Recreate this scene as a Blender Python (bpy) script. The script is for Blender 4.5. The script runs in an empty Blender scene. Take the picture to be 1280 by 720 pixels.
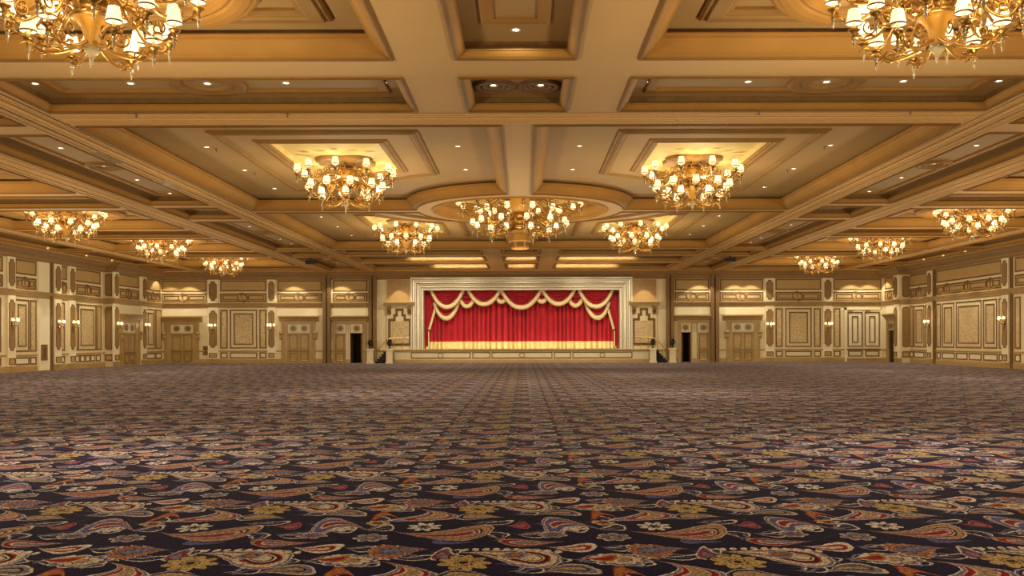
import bpy, bmesh, math, random
from math import sin, cos, pi, sqrt, radians, atan2
from mathutils import Vector, Matrix
from mathutils.geometry import tessellate_polygon

random.seed(7)
S = bpy.context.scene
COL = S.collection
# ---------------------------------------------------------------- camera, world, exposure
CAMX = 0.126                     # eye a little right of the room's axis
VPX = 654.0
CAMZ = 1.85                      # eye height above the carpet
F = 1112.0                       # focal length in pixels of a 1280 wide frame
ZB = 73.0                        # distance to the far wall
cd = bpy.data.cameras.new('camera')
cd.sensor_width = 36.0
cd.lens = F / 1280 * 36
cd.shift_x = -(VPX - 640) / 1280
cd.shift_y = 65.0 / 1280
cd.clip_end = 400
cam = bpy.data.objects.new('camera', cd)
cam.location = (CAMX, 0, CAMZ)
cam.rotation_euler = (radians(90), radians(0.16), 0)
COL.objects.link(cam)
S.camera = cam
w = bpy.data.worlds.new('world')
S.world = w
w.use_nodes = True
w.node_tree.nodes['Background'].inputs[0].default_value = (1.0, .78, .5, 1)
w.node_tree.nodes['Background'].inputs[1].default_value = 0.0
S.view_settings.view_transform = 'Standard'
S.view_settings.look = 'None'
S.view_settings.gamma = 1
S.view_settings.use_curve_mapping = False
S.view_settings.exposure = 0.0
S.cycles.max_bounces = 6
S.cycles.diffuse_bounces = 4
S.cycles.caustics_reflective = False
S.cycles.caustics_refractive = False
S.cycles.sample_clamp_indirect = 4.0
WARM = (1.0, .84, .57)
CH_W = 720.0                    # watts of the added fill lamp; a chandelier's bulbs get fractions
SPOT_W = 1500.0                   # wall washing downlights
SCONCE_W = 12.0

# ---------------------------------------------------------------- materials
def newmat(name):
    m = bpy.data.materials.new(name)
    m.use_nodes = True
    return m, m.node_tree, m.node_tree.nodes['Principled BSDF']

def paint(name, c, rough=.6, var=.06, scale=3.0, metal=0.0, bump=0.0, spec=.3):
    m, t, b = newmat(name)
    n = t.nodes.new('ShaderNodeTexNoise'); n.inputs['Scale'].default_value = scale
    n.inputs['Detail'].default_value = 4
    tc = t.nodes.new('ShaderNodeTexCoord')
    t.links.new(tc.outputs['Object'], n.inputs['Vector'])
    r = t.nodes.new('ShaderNodeValToRGB')
    r.color_ramp.elements[0].position = .3; r.color_ramp.elements[1].position = .7
    r.color_ramp.elements[0].color = tuple(x * (1 - var) for x in c) + (1,)
    r.color_ramp.elements[1].color = tuple(min(1, x * (1 + var)) for x in c) + (1,)
    t.links.new(n.outputs['Fac'], r.inputs['Fac'])
    t.links.new(r.outputs['Color'], b.inputs['Base Color'])
    b.inputs['Roughness'].default_value = rough
    b.inputs['Metallic'].default_value = metal
    b.inputs['Specular IOR Level'].default_value = spec
    if bump:
        bp = t.nodes.new('ShaderNodeBump'); bp.inputs['Strength'].default_value = bump
        bp.inputs['Distance'].default_value = .02
        t.links.new(n.outputs['Fac'], bp.inputs['Height'])
        t.links.new(bp.outputs['Normal'], b.inputs['Normal'])
    return m

def glow(name, c, s, base=(.9, .85, .7)):
    m, t, b = newmat(name)
    b.inputs['Base Color'].default_value = base + (1,)
    b.inputs['Emission Color'].default_value = c + (1,)
    b.inputs['Emission Strength'].default_value = s
    b.inputs['Roughness'].default_value = .7
    m.cycles.emission_sampling = 'NONE'
    return m

M = {}
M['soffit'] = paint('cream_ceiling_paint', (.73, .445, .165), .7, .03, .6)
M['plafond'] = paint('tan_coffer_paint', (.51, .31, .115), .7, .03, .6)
M['bright'] = paint('pale_yellow_paint', (.80, .60, .22), .6, .04, .8)
M['cove'] = paint('gold_glaze_paint', (.44, .22, .050), .62, .07, 1.2, spec=.14)
M['frame'] = paint('gold_brown_glaze', (.37, .20, .058), .62, .08, 2.0, spec=.14)
M['lip'] = paint('umber_gold_glaze', (.27, .14, .042), .62, .1, 2.0, spec=.14)
M['darkgap'] = paint('dark_glaze_and_gap_shade', (.22, .11, .04), .6, .1, 2.0)  # recess shade put into the colour; also the twin rosettes' own brown
M['line'] = paint('umber_line_paint', (.16, .08, .03), .6, .1, 2.0)
M['wall'] = paint('cream_wall_paint', (.80, .68, .43), .6, .04, 1.0)
M['frieze'] = paint('frieze_tan_paint', (.50, .33, .13), .6, .05, 1.0)
M['wallc'] = paint('pale_wall_paint', (.88, .79, .54), .6, .03, 1.0)
M['mould'] = paint('antique_gold_moulding', (.22, .12, .038), .45, .12, 6.0)
M['tan'] = paint('tan_wall_glaze', (.56, .37, .16), .5, .08, 3.0)
M['brown'] = paint('brown_pilaster_glaze', (.31, .18, .07), .5, .1, 3.0)
M['corn'] = paint('brown_cornice_glaze', (.40, .25, .10), .45, .1, 3.0)
M['wood'] = paint('honey_door_glaze', (.44, .29, .11), .4, .12, 5.0)
M['woodd'] = paint('dark_door_glaze', (.24, .14, .05), .4, .12, 5.0)
M['black'] = paint('black_metal', (.012, .010, .010), .35, .2, 9.0)
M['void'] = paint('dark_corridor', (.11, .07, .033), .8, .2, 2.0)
M['brass'] = paint('brass', (.75, .50, .18), .28, .15, 12.0, metal=1.0)
M['gold'] = paint('gilded_metal', (.40, .21, .045), .38, .3, 14.0, metal=.75)
M['candle'] = paint('ivory_candle', (.9, .78, .5), .5, .03, 9)
M['urn'] = paint('black_iron_urn', (.02, .017, .016), .3, .2, 9.0)
M['stone'] = paint('cream_stone', (.72, .62, .40), .6, .06, 4.0)
M['stage'] = paint('cream_stage_paint', (.70, .60, .38), .6, .05, 2.0)
M['frost'] = paint('silver_gold_leaf', (.72, .66, .50), .35, .1, 8.0, metal=.35)
M['tread'] = paint('black_stair_carpet', (.02, .02, .022), .9, .3, 30.0)
M['fringe'] = paint('gold_fringe', (.88, .74, .36), .6, .16, 18.0)
M['trimgold'] = paint('gold_curtain_trim', (.95, .78, .42), .6, .1, 12.0)
M['white'] = paint('white_plate', (.8, .78, .7), .5, .03, 2.0)
M['grey'] = paint('grey_metal', (.16, .14, .12), .5, .1, 4.0)
M['shade'] = glow('lit_shade', (1.0, .80, .42), 1.25)
M['bulb'] = glow('lit_bulb', (1.0, .88, .62), 5.0)
M['lamp'] = glow('lit_downlight', (1.0, .86, .62), 9.0)
M['shadetrim'] = paint('shade_trim', (.25, .15, .06), .7, .1, 20)

def amber():
    m, t, b = newmat('amber_glass')
    b.inputs['Base Color'].default_value = (.42, .17, .012, 1)
    b.inputs['Roughness'].default_value = .3
    b.inputs['Emission Color'].default_value = (1.0, .50, .08, 1)   # lit from inside
    b.inputs['Emission Strength'].default_value = .24
    m.cycles.emission_sampling = 'NONE'
    return m
M['amber'] = amber()
def crystal():
    m, t, b = newmat('crystal_drop')
    b.inputs['Base Color'].default_value = (.60, .48, .28, 1)
    b.inputs['Roughness'].default_value = .12
    b.inputs['IOR'].default_value = 1.5
    b.inputs['Transmission Weight'].default_value = .55
    return m
M['crystal'] = crystal()

def fabric():
    m, t, b = newmat('damask_fabric')
    tc = t.nodes.new('ShaderNodeTexCoord')
    v = t.nodes.new('ShaderNodeTexNoise'); v.inputs['Scale'].default_value = 12; v.inputs['Detail'].default_value = 3
    v.inputs['Distortion'].default_value = 1.5
    t.links.new(tc.outputs['Object'], v.inputs['Vector'])
    r = t.nodes.new('ShaderNodeValToRGB'); e = r.color_ramp.elements
    e[0].position = .42; e[0].color = (.42, .28, .12, 1); e[1].position = .56; e[1].color = (.76, .58, .31, 1)
    t.links.new(v.outputs['Fac'], r.inputs['Fac'])
    t.links.new(r.outputs['Color'], b.inputs['Base Color'])
    b.inputs['Roughness'].default_value = .5
    return m
M['fabric'] = fabric()
def velvet():
    m, t, b = newmat('red_velvet')
    tc = t.nodes.new('ShaderNodeTexCoord')
    v = t.nodes.new('ShaderNodeTexNoise'); v.inputs['Scale'].default_value = 2; v.inputs['Detail'].default_value = 4
    mp = t.nodes.new('ShaderNodeMapping'); mp.inputs['Scale'].default_value = (6, 1, .4)
    t.links.new(tc.outputs['Object'], mp.inputs['Vector']); t.links.new(mp.outputs['Vector'], v.inputs['Vector'])
    r = t.nodes.new('ShaderNodeValToRGB'); e = r.color_ramp.elements
    e[0].position = .35; e[0].color = (.42, .010, .022, 1); e[1].position = .65; e[1].color = (.60, .018, .04, 1)
    t.links.new(v.outputs['Fac'], r.inputs['Fac'])
    t.links.new(r.outputs['Color'], b.inputs['Base Color'])
    b.inputs['Roughness'].default_value = .75
    b.inputs['Sheen Weight'].default_value = .2
    b.inputs['Sheen Tint'].default_value = (1, .3, .3, 1)
    return m
M['velvet'] = velvet()

# ---- paisley carpet: every motif is a node built signed shape, wrapped to the woven repeat
PX, PY = 2.28, 2.34
def carpet():
    m, t, b = newmat('paisley_carpet')
    N = t.nodes; L = t.links
    tc = N.new('ShaderNodeTexCoord')
    def math_(op, a, b_=None, c=None):
        n = N.new('ShaderNodeMath'); n.operation = op
        for i, x in enumerate((a, b_, c)):
            if x is None: continue
            if isinstance(x, (int, float)): n.inputs[i].default_value = x
            else: L.new(x, n.inputs[i])
        return n.outputs[0]
    # a little hand-drawn wobble
    nz = N.new('ShaderNodeTexNoise'); nz.inputs['Scale'].default_value = 9; nz.inputs['Detail'].default_value = 2
    L.new(tc.outputs['Object'], nz.inputs['Vector'])
    vs = N.new('ShaderNodeVectorMath'); vs.operation = 'SUBTRACT'; vs.inputs[1].default_value = (.5, .5, .5)
    L.new(nz.outputs['Color'], vs.inputs[0])
    vm = N.new('ShaderNodeVectorMath'); vm.operation = 'MULTIPLY_ADD'; vm.inputs[1].default_value = (.05, .05, 0)
    L.new(vs.outputs[0], vm.inputs[0]); L.new(tc.outputs['Object'], vm.inputs[2])
    P = vm.outputs[0]
    state = {'col': None}
    base = N.new('ShaderNodeRGB'); base.outputs[0].default_value = (.0065, .0045, .030, 1)
    state['col'] = base.outputs[0]
    def local(cx, cy, rot, sx, sy):
        s = N.new('ShaderNodeVectorMath'); s.operation = 'SUBTRACT'; s.inputs[1].default_value = (cx, cy, 0)
        L.new(P, s.inputs[0])
        wv = N.new('ShaderNodeVectorMath'); wv.operation = 'WRAP'
        wv.inputs[1].default_value = (PX / 2, PY / 2, 1); wv.inputs[2].default_value = (-PX / 2, -PY / 2, -1)
        L.new(s.outputs[0], wv.inputs[0])
        mp = N.new('ShaderNodeMapping'); mp.vector_type = 'TEXTURE'
        mp.inputs['Rotation'].default_value = (0, 0, radians(rot)); mp.inputs['Scale'].default_value = (sx, sy, 1)
        L.new(wv.outputs[0], mp.inputs['Vector'])
        sp = N.new('ShaderNodeSeparateXYZ'); L.new(mp.outputs[0], sp.inputs[0])
        return sp.outputs[0], sp.outputs[1]
    def paint_ramp(d, stops, limit=1.0):
        """stops: (position of outer end, colour); colour None is see-through"""
        r = N.new('ShaderNodeValToRGB'); r.color_ramp.interpolation = 'CONSTANT'
        e = r.color_ramp.elements
        pos = 0.0; first = True
        for p_, c in stops:
            c4 = (0, 0, 0, 0) if c is None else tuple(c) + (1,)
            if first: e[0].position = 0; e[0].color = c4; e.remove(e[1]); first = False
            else:
                x = e.new(pos); x.color = c4
            pos = p_ * .8
        x = e.new(.8); x.color = (0, 0, 0, 0)
        L.new(math_('MULTIPLY', d, .8), r.inputs['Fac'])
        mx = N.new('ShaderNodeMix'); mx.data_type = 'RGBA'
        L.new(r.outputs['Alpha'], mx.inputs[0]); L.new(state['col'], mx.inputs[6]); L.new(r.outputs['Color'], mx.inputs[7])
        state['col'] = mx.outputs[2]
    def paisley(cx, cy, rot, sx, sy, bend, stops, w0=.62, saw=0, tail=1.0):
        u, v = local(cx, cy, rot, sx * .92, sy * 1.14)
        v = math_('SUBTRACT', v, math_('MULTIPLY', math_('MULTIPLY', u, u), bend))
        v = math_('ADD', v, bend * .3)
        mr = N.new('ShaderNodeMapRange'); mr.interpolation_type = 'SMOOTHSTEP'
        mr.inputs[1].default_value = -1.05; mr.inputs[2].default_value = .4
        mr.inputs[3].default_value = .004; mr.inputs[4].default_value = w0
        L.new(u, mr.inputs[0])
        bq = math_('DIVIDE', math_('ABSOLUTE', v), mr.outputs[0])
        aq = math_('MAXIMUM', math_('DIVIDE', math_('SUBTRACT', u, .4), .6), 0.0)
        d = math_('SQRT', math_('ADD', math_('MULTIPLY', aq, aq), math_('MULTIPLY', bq, bq)))
        if saw:
            d = math_('ADD', d, math_('MULTIPLY', math_('SINE', math_('MULTIPLY', math_('ADD', u, math_('MULTIPLY', v, .8)), saw)), .12))
        paint_ramp(d, stops)
        return u, v, d
    def flower(cx, cy, rot, sx, sy, n, stops, depth=.3):
        u, v = local(cx, cy, rot, sx, sy)
        r = math_('SQRT', math_('ADD', math_('MULTIPLY', u, u), math_('MULTIPLY', v, v)))
        a = math_('ARCTAN2', v, u)
        pet = math_('ABSOLUTE', math_('SINE', math_('MULTIPLY', a, n / 2)))
        d = math_('DIVIDE', r, math_('MULTIPLY_ADD', pet, depth, 1 - depth))
        paint_ramp(d, stops)
    def pearls(cx, cy, rot, sx, sy, bend, n, col):
        u, v = local(cx, cy, rot, sx, sy)
        v = math_('SUBTRACT', v, math_('MULTIPLY', math_('MULTIPLY', u, u), bend))
        s = math_('SINE', math_('MULTIPLY', u, n * pi))
        q = math_('SUBTRACT', 1.45, math_('ABSOLUTE', s))
        d = math_('ADD', math_('MULTIPLY', math_('MULTIPLY', v, v), 1.2), q)
        e = math_('MAXIMUM', d, math_('ABSOLUTE', u))
        paint_ramp(e, [(1, col)])
    TAN = (.27, .19, .13); CRM = (.42, .37, .31); RED = (.19, .009, .02); GRY = (.13, .125, .22); PUR = (.075, .07, .22)
    NAV = (.006, .005, .024); ORG = (.27, .11, .035); YEL = (.33, .25, .115); PNK = (.21, .08, .11); WHT = (.48, .46, .45); BRN = (.016, .008, .010)
    O = 7.59   # distance of the first big paisley
    def yy(z): return z
    # scroll lines first, they lie under everything
    for (x, y, r_, sx, sy) in ((.70, 7.5, 20, .2, .16), (.2, 8.45, 0, .2, .14), (-.12, 8.4, 100, .22, .12), (-1.3, 8.75, 30, .2, .15),
                               (.62, 8.68, 15, .18, .14), (-.2, 9.0, 10, .26, .1), (.15, 9.5, 40, .18, .14), (-.85, 9.9, 5, .25, .1), (.9, 9.15, 60, .2, .12),
                               (-.55, 7.75, 10, .16, .12), (-1.2, 7.35, 60, .16, .13), (.4, 9.8, 80, .14, .12), (.95, 7.9, 0, .18, .12)):
        paisley(x, y, r_, sx, sy, .8, [(.72, None), (1, WHT)], .75)
        paisley(x + .03, y + .02, r_ + 150, sx * .7, sy * .8, .9, [(.6, None), (1, GRY)], .75)
    for (x, y, r_) in ((.35, 8.75, 70), (.2, 7.3, 60), (-.6, 8.2, -50), (.05, 9.75, 40)):
        paisley(x, y, r_, .22, .2, 1.1, [(1, PUR)], .35)
    # large motifs
    paisley(.02, 7.62, -27, .52, .36, -.38, [(.26, CRM), (.32, BRN), (.40, CRM), (.52, BRN), (.62, RED), (.84, CRM), (.95, GRY), (1, CRM)], .72)
    pearls(.02, 7.86, -5, .46, .075, -.9, 5, WHT)
    paisley(-.50, 7.66, 150, .22, .24, -1.0, [(.35, GRY), (.6, RED), (.8, PUR), (1, CRM)], .6)
    flower(-.37, 7.40, 20, .25, .29, 9, [(.18, BRN), (.3, YEL), (.36, BRN), (.9, YEL), (1, BRN)], .34)
    paisley(-.97, 7.82, 206, .30, .36, .3, [(.3, GRY), (.4, BRN), (.55, GRY), (.8, ORG), (.9, RED), (1, CRM)], .62, saw=26)
    paisley(-.88, 9.42, -98, .40, .36, -1.0, [(.30, TAN), (.42, CRM), (.66, RED), (.72, CRM), (.9, GRY), (1, WHT)], .62)
    paisley(-.62, 8.52, 12, .54, .36, .75, [(.16, RED), (.24, PNK), (.32, CRM), (.42, RED), (.5, CRM), (.6, BRN), (.86, TAN), (.92, RED), (1, CRM)], .66)
    flower(-.86, 8.82, 0, .20, .24, 8, [(.2, NAV), (.3, GRY), (.4, NAV), (.85, WHT), (1, NAV)], .5)
    paisley(.56, 8.86, 195, .32, .42, 1.1, [(.2, RED), (.34, CRM), (.7, PUR), (.78, CRM), (.92, GRY), (1, CRM)], .72)
    flower(.62, 8.72, 30, .13, .12, 5, [(.5, WHT), (.6, BRN), (1, WHT)], .5)
    paisley(.20, 8.13, 178, .34, .17, -.5, [(.3, GRY), (.45, CRM), (.8, RED), (1, TAN)], .75)
    paisley(.56, 7.92, 6, .25, .20, .5, [(.25, CRM), (.6, RED), (1, WHT)], .72)
    paisley(.06, 8.87, 20, .15, .20, .6, [(.5, PNK), (.8, RED), (1, PNK)], .65)
    paisley(-1.33, 9.37, 190, .17, .26, 1.3, [(.72, ORG), (1, RED)], .5)
    paisley(-.32, 9.32, 178, .28, .19, .35, [(.4, TAN), (.6, YEL), (.75, NAV), (.92, PUR), (1, WHT)], .78)
    paisley(.48, 9.50, 8, .28, .22, -.5, [(.3, TAN), (.45, NAV), (.8, GRY), (1, CRM)], .66)
    flower(-1.33, 9.82, 0, .27, .22, 9, [(.3, TAN), (.36, BRN), (.7, CRM), (.76, BRN), (.92, GRY), (1, WHT)], .22)
    flower(-1.31, 8.34, 10, .17, .17, 7, [(.3, TAN), (.4, BRN), (.85, GRY), (1, CRM)], .3)
    flower(.40, 8.45, 10, .15, .14, 7, [(.3, PNK), (.4, BRN), (.85, GRY), (1, CRM)], .3)
    flower(.93, 9.0, 40, .12, .13, 6, [(.4, RED), (.5, BRN), (.85, YEL), (1, CRM)], .3)
    flower(.05, 10.0, 40, .16, .13, 6, [(.4, ORG), (.5, BRN), (.85, GRY), (1, CRM)], .3)
    paisley(.78, 9.88, 15, .20, .16, .6, [(.4, RED), (.75, ORG), (1, CRM)], .7)
    # pile: tufts break up every colour a little
    tf = N.new('ShaderNodeTexNoise'); tf.inputs['Scale'].default_value = 160; tf.inputs['Detail'].default_value = 1
    L.new(tc.outputs['Object'], tf.inputs['Vector'])
    vo = N.new('ShaderNodeTexVoronoi'); vo.feature = 'DISTANCE_TO_EDGE'; vo.inputs['Scale'].default_value = 21
    L.new(P, vo.inputs['Vector'])                    # woven veining inside the motifs
    vr = N.new('ShaderNodeMapRange'); vr.inputs[1].default_value = .01; vr.inputs[2].default_value = .16; vr.inputs[3].default_value = .42; vr.inputs[4].default_value = 1.12
    L.new(vo.outputs['Distance'], vr.inputs[0])
    k = math_('MULTIPLY', math_('MULTIPLY_ADD', tf.outputs['Fac'], 1.3, .38), vr.outputs[0])
    mu = N.new('ShaderNodeMix'); mu.data_type = 'RGBA'; mu.blend_type = 'MULTIPLY'; mu.inputs[0].default_value = 1
    L.new(state['col'], mu.inputs[6]); L.new(k, mu.inputs[7])
    L.new(mu.outputs[2], b.inputs['Base Color'])
    b.inputs['Roughness'].default_value = .95
    b.inputs['Specular IOR Level'].default_value = .03
    b.inputs['Sheen Weight'].default_value = .16
    b.inputs['Sheen Roughness'].default_value = .15
    b.inputs['Sheen Tint'].default_value = (1.0, .85, .85, 1)
    return m
M['carpet'] = carpet()

# ---------------------------------------------------------------- mesh helpers
class MB:
    """collects faces in world or local space; build() links them as one mesh object"""
    def __init__(s): s.v = []; s.f = []; s.m = []; s.sm = []
    def quad(s, pts, mi=0, smooth=False):
        n = len(s.v); s.v += [tuple(p) for p in pts]
        s.f.append(tuple(range(n, n + len(pts)))); s.m.append(mi); s.sm.append(smooth)
    def grid(s, rings, mi=0, closed=True, smooth=False):
        """rings: lists of points of one length, joined by quads"""
        n = len(s.v); k = len(rings[0])
        for r in rings: s.v += [tuple(p) for p in r]
        for i in range(len(rings) - 1):
            mm = mi[i] if isinstance(mi, (list, tuple)) else mi
            for j in range(k if closed else k - 1):
                a = n + i * k + j; b = n + i * k + (j + 1) % k
                s.f.append((a, b, b + k, a + k)); s.m.append(mm); s.sm.append(smooth)
    def box(s, a, b, T=None, mi=0):
        (x0, y0, z0), (x1, y1, z1) = a, b
        T = T or (lambda x, y, z: (x, y, z))
        p = [T(x, y, z) for z in (z0, z1) for y in (y0, y1) for x in (x0, x1)]
        for q in ((0, 2, 3, 1), (4, 5, 7, 6), (0, 1, 5, 4), (2, 6, 7, 3), (0, 4, 6, 2), (1, 3, 7, 5)):
            s.quad([p[i] for i in q], mi)
    def lathe(s, prof, n=12, mi=0, c=(0, 0, 0), smooth=True, T=None):
        rings = []
        for r, z in prof:
            rings.append([(c[0] + r * cos(2 * pi * k / n), c[1] + r * sin(2 * pi * k / n), c[2] + z) for k in range(n)])
        if T: rings = [[T(*p) for p in r] for r in rings]
        s.grid(rings, mi, True, smooth)
    def tube(s, pts, rad, n=6, mi=0, T=None):
        P = [Vector(p) for p in pts]
        if T: P = [Vector(T(*p)) for p in pts]
        rad = rad if isinstance(rad, (list, tuple)) else [rad] * len(P)
        t0 = (P[1] - P[0]).normalized()
        a = t0.orthogonal().normalized()
        rings = []
        for i, p in enumerate(P):
            t = (P[min(i + 1, len(P) - 1)] - P[max(i - 1, 0)]).normalized()
            a = (a - t * a.dot(t))
            a = a.normalized() if a.length > 1e-6 else t.orthogonal().normalized()
            bb = t.cross(a)
            rings.append([p + (a * cos(2 * pi * k / n) + bb * sin(2 * pi * k / n)) * rad[i] for k in range(n)])
        s.grid(rings, mi, True, True)
        s.quad(rings[0][::-1], mi); s.quad(rings[-1], mi)
    def poly(s, loops, mi=0, T=None):
        """flat polygon (first loop) with holes (the others), 2-D points"""
        vv = [[Vector((p[0], p[1], 0)) for p in l] for l in loops]
        tri = tessellate_polygon(vv)
        flat = [p for l in loops for p in l]
        for t in tri: s.quad([T(*flat[i]) for i in t], mi)
    def mesh(s, name, mats):
        me = bpy.data.meshes.new(name)
        me.from_pydata(s.v, [], s.f)
        for m in mats: me.materials.append(M[m] if isinstance(m, str) else m)
        me.polygons.foreach_set('material_index', s.m)
        me.polygons.foreach_set('use_smooth', s.sm)
        me.update()
        return me
    def build(s, name, mats, parent=None, **kw):
        if isinstance(mats, str): mats = [mats]
        o = bpy.data.objects.new(name, s.mesh(name, mats))
        COL.objects.link(o)
        if parent: o.parent = parent
        for k, x in kw.items(): o[k] = x
        return o

def empty(name, loc=(0, 0, 0), rz=0, **kw):
    o = bpy.data.objects.new(name, None); o.empty_display_size = .2
    o.location = loc; o.rotation_euler = (0, 0, rz); COL.objects.link(o)
    for k, x in kw.items(): o[k] = x
    return o
def link(name, me, parent, rz=0, loc=(0, 0, 0)):
    o = bpy.data.objects.new(name, me); o.parent = parent; o.rotation_euler = (0, 0, rz); o.location = loc
    COL.objects.link(o); return o
def copy_tree(o, parent=None):
    c = o.copy(); COL.objects.link(c); c.parent = parent
    for ch in o.children: copy_tree(ch, c)
    return c
def lamp(name, kind, loc, power, parent=None, color=WARM, radius=.3, **kw):
    l = bpy.data.lights.new(name, kind); l.energy = power; l.color = color
    l.shadow_soft_size = radius
    for k, x in kw.items(): setattr(l, k, x)
    o = bpy.data.objects.new(name, l); o.location = loc; COL.objects.link(o)
    if parent: o.parent = parent
    return o
def xf(px, z=ZB): return (px - VPX) * z / F + CAMX    # metres across at a distance
def vf(py, z=ZB): return CAMZ + (425.0 - py) * z / F  # height at a distance

# outlines: d insets the shape
def rect_outline(x0, x1, y0, y1):
    return lambda d: [(x0 + d, y0 + d), (x1 - d, y0 + d), (x1 - d, y1 - d), (x0 + d, y1 - d)]
RING_Y, RING_R = 38.5, 4.47
def notch_outline(x0, x1, y0, y1, sx, sy, n=14):
    """rectangle whose corner towards the ring (0, RING_Y) is cut by an arc; x0<x1 are |x|, mirrored by sx; sy=1: ring at far side"""
    def fn(d):
        R = RING_R + d
        xi = x0 + d; xo = x1 - d
        yr = (RING_Y - (y1 - d)) if sy > 0 else ((y0 + d) - RING_Y)     # distance of the cut edge from the ring's centre
        ya = sqrt(max(0, R * R - xi * xi))
        xa = sqrt(max(0, R * R - yr * yr))
        a0 = atan2(ya, xi); a1 = atan2(yr, xa)
        arc = [(R * cos(a0 + (a1 - a0) * k / n), R * sin(a0 + (a1 - a0) * k / n)) for k in range(n + 1)]
        if sy > 0:
            pts = [(xo, y0 + d), (xi, y0 + d)] + [(x, RING_Y - y) for x, y in arc] + [(xo, y1 - d)]
        else:
            pts = [(xo, y1 - d), (xi, y1 - d)] + [(x, RING_Y + y) for x, y in arc] + [(xo, y0 + d)]
        return [(x * sx, y) for x, y in pts]
    return fn
def circ_outline(cx, cy, R, n=48):
    return lambda d: [(cx + (R - d) * cos(2 * pi * k / n), cy + (R - d) * sin(2 * pi * k / n)) for k in range(n)]
# ---------------------------------------------------------------- floor
XW, XF_ = 30.2, 29.5             # side walls: near stretch and the far stretch that stands forward
YREAR = -12.0
fl = MB(); fl.quad([(-XW - .3, YREAR - .2, 0), (XW + .3, YREAR - .2, 0), (XW + .3, ZB + .3, 0), (-XW - .3, ZB + .3, 0)])
fl.build('floor', 'carpet', None, kind='structure')

# ---------------------------------------------------------------- ceiling
H = CAMZ + 5.6                   # beam soffit
ceil = MB()
ceil_root = bpy.data.objects.new('ceiling', bpy.data.meshes.new('ceiling')); COL.objects.link(ceil_root)
ceil_root['kind'] = 'structure'
def ring3(fn, d, h): return [(x, y, H + h) for x, y in fn(d)]
def loft(mb, fn, prof, mi=0):
    mb.grid([ring3(fn, d, h) for d, h in prof], mi)
def cap(mb, fn, d, h, mi=0): mb.quad(ring3(fn, d, h), mi)
HOLE = -.07
COVE = [(HOLE, 0), (-.07, -.035), (-.03, -.05), (.0, -.035), (.01, .0), (.06, .015), (.08, .03), (.14, .06), (.21, .12), (.29, .21), (.33, .27), (.36, .28), (.36, .31), (.40, .33), (.40, .36)]
SMALL = [(HOLE, 0), (-.07, -.03), (-.03, -.045), (.0, -.03), (.03, .0), (.06, .02), (.10, .06), (.13, .10), (.16, .11), (.16, .13)]
def coffer_notch(fn, cx, cy):
    c = MB()
    loft(c, fn, [(.40, .36), (.24, .36), (.24, .46)], 1)  # ledge recess coloured dark, its shade painted in
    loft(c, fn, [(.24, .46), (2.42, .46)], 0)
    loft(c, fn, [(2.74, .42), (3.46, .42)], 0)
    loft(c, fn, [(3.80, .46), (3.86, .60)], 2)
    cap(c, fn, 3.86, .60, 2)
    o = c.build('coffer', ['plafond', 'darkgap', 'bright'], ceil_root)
    k = MB(); loft(k, fn, COVE[:5], 1); loft(k, fn, COVE[4:]); k.build('cove_moulding', ['cove', 'lip'], o)
    k = MB()
    loft(k, fn, [(2.42, .46), (2.42, .42), (2.45, .40), (2.50, .40), (2.52, .37), (2.60, .35), (2.66, .37), (2.68, .40), (2.72, .40), (2.74, .42)])
    k.build('frame_moulding', 'frame', o)
    k = MB()
    loft(k, fn, [(3.46, .42), (3.46, .39), (3.50, .37), (3.56, .37), (3.58, .34), (3.66, .34), (3.70, .37), (3.76, .38), (3.80, .42), (3.80, .46)])
    k.build('frame_moulding', 'frame', o)
    k = MB()                                    # scalloped plate over the chandelier
    for a in range(4):
        k.lathe([(0, .50), (.30, .49), (.36, .475), (.50, .475), (.56, .49), (.60, .50), (.62, .60)], 24, 0,
                (cx + .52 * cos(pi / 4 + a * pi / 2), cy + .42 * sin(pi / 4 + a * pi / 2), H))
    k.lathe([(.14, .36), (.30, .38), (.42, .43), (.66, .46), (.80, .47), (.84, .50), (.86, .60)], 32, 0, (cx, cy, H))
    k.build('medallion', 'frame', o)
def arc_ring(mb, cx, cy, a0, a1, prof, n=30, sq=1.0):
    secs = []
    for i in range(n + 1):
        a = a0 + (a1 - a0) * i / n
        secs.append([(cx + r * cos(a), cy + r * sin(a) * sq, H + h) for r, h in prof])
    mb.grid(secs, 0, False)
    mb.quad(secs[0]); mb.quad(secs[-1][::-1])
def coffer_ring(fn, cx, cy, hx, hy):
    c = MB()
    loft(c, fn, [(.40, .36), (.24, .36), (.24, .46)], 1); cap(c, fn, .24, .46, 0)  # gap behind the cove gets the same painted shade
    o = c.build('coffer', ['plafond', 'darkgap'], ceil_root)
    k = MB(); loft(k, fn, COVE[:5], 1); loft(k, fn, COVE[4:]); k.build('cove_moulding', ['cove', 'lip'], o)
    k = MB(); loft(k, fn, [(.92, .46), (.92, .42), (.97, .38), (1.04, .37), (1.06, .32), (1.30, .30), (1.34, .33), (1.40, .34), (1.42, .38), (1.48, .40), (1.48, .46)])
    k.build('frame_moulding', 'frame', o)
    R = min(hx, hy) - .62
    pr = [(R - .62, .46), (R - .60, .36), (R - .52, .32), (R - .46, .33), (R - .42, .29), (R - .30, .26), (R - .18, .26), (R - .14, .29), (R - .08, .28), (R, .33), (R + .02, .46)]
    for s in (0, pi):
        k = MB(); arc_ring(k, cx, cy, s - radians(63), s + radians(63), pr); k.build('scroll_moulding', 'cove', o)
    k = MB()
    k.lathe([(.14, .34), (.30, .36), (.42, .40), (.60, .41), (.72, .43), (.76, .47)], 32, 0, (cx, cy, H))
    k.build('medallion', 'frame', o)
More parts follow.
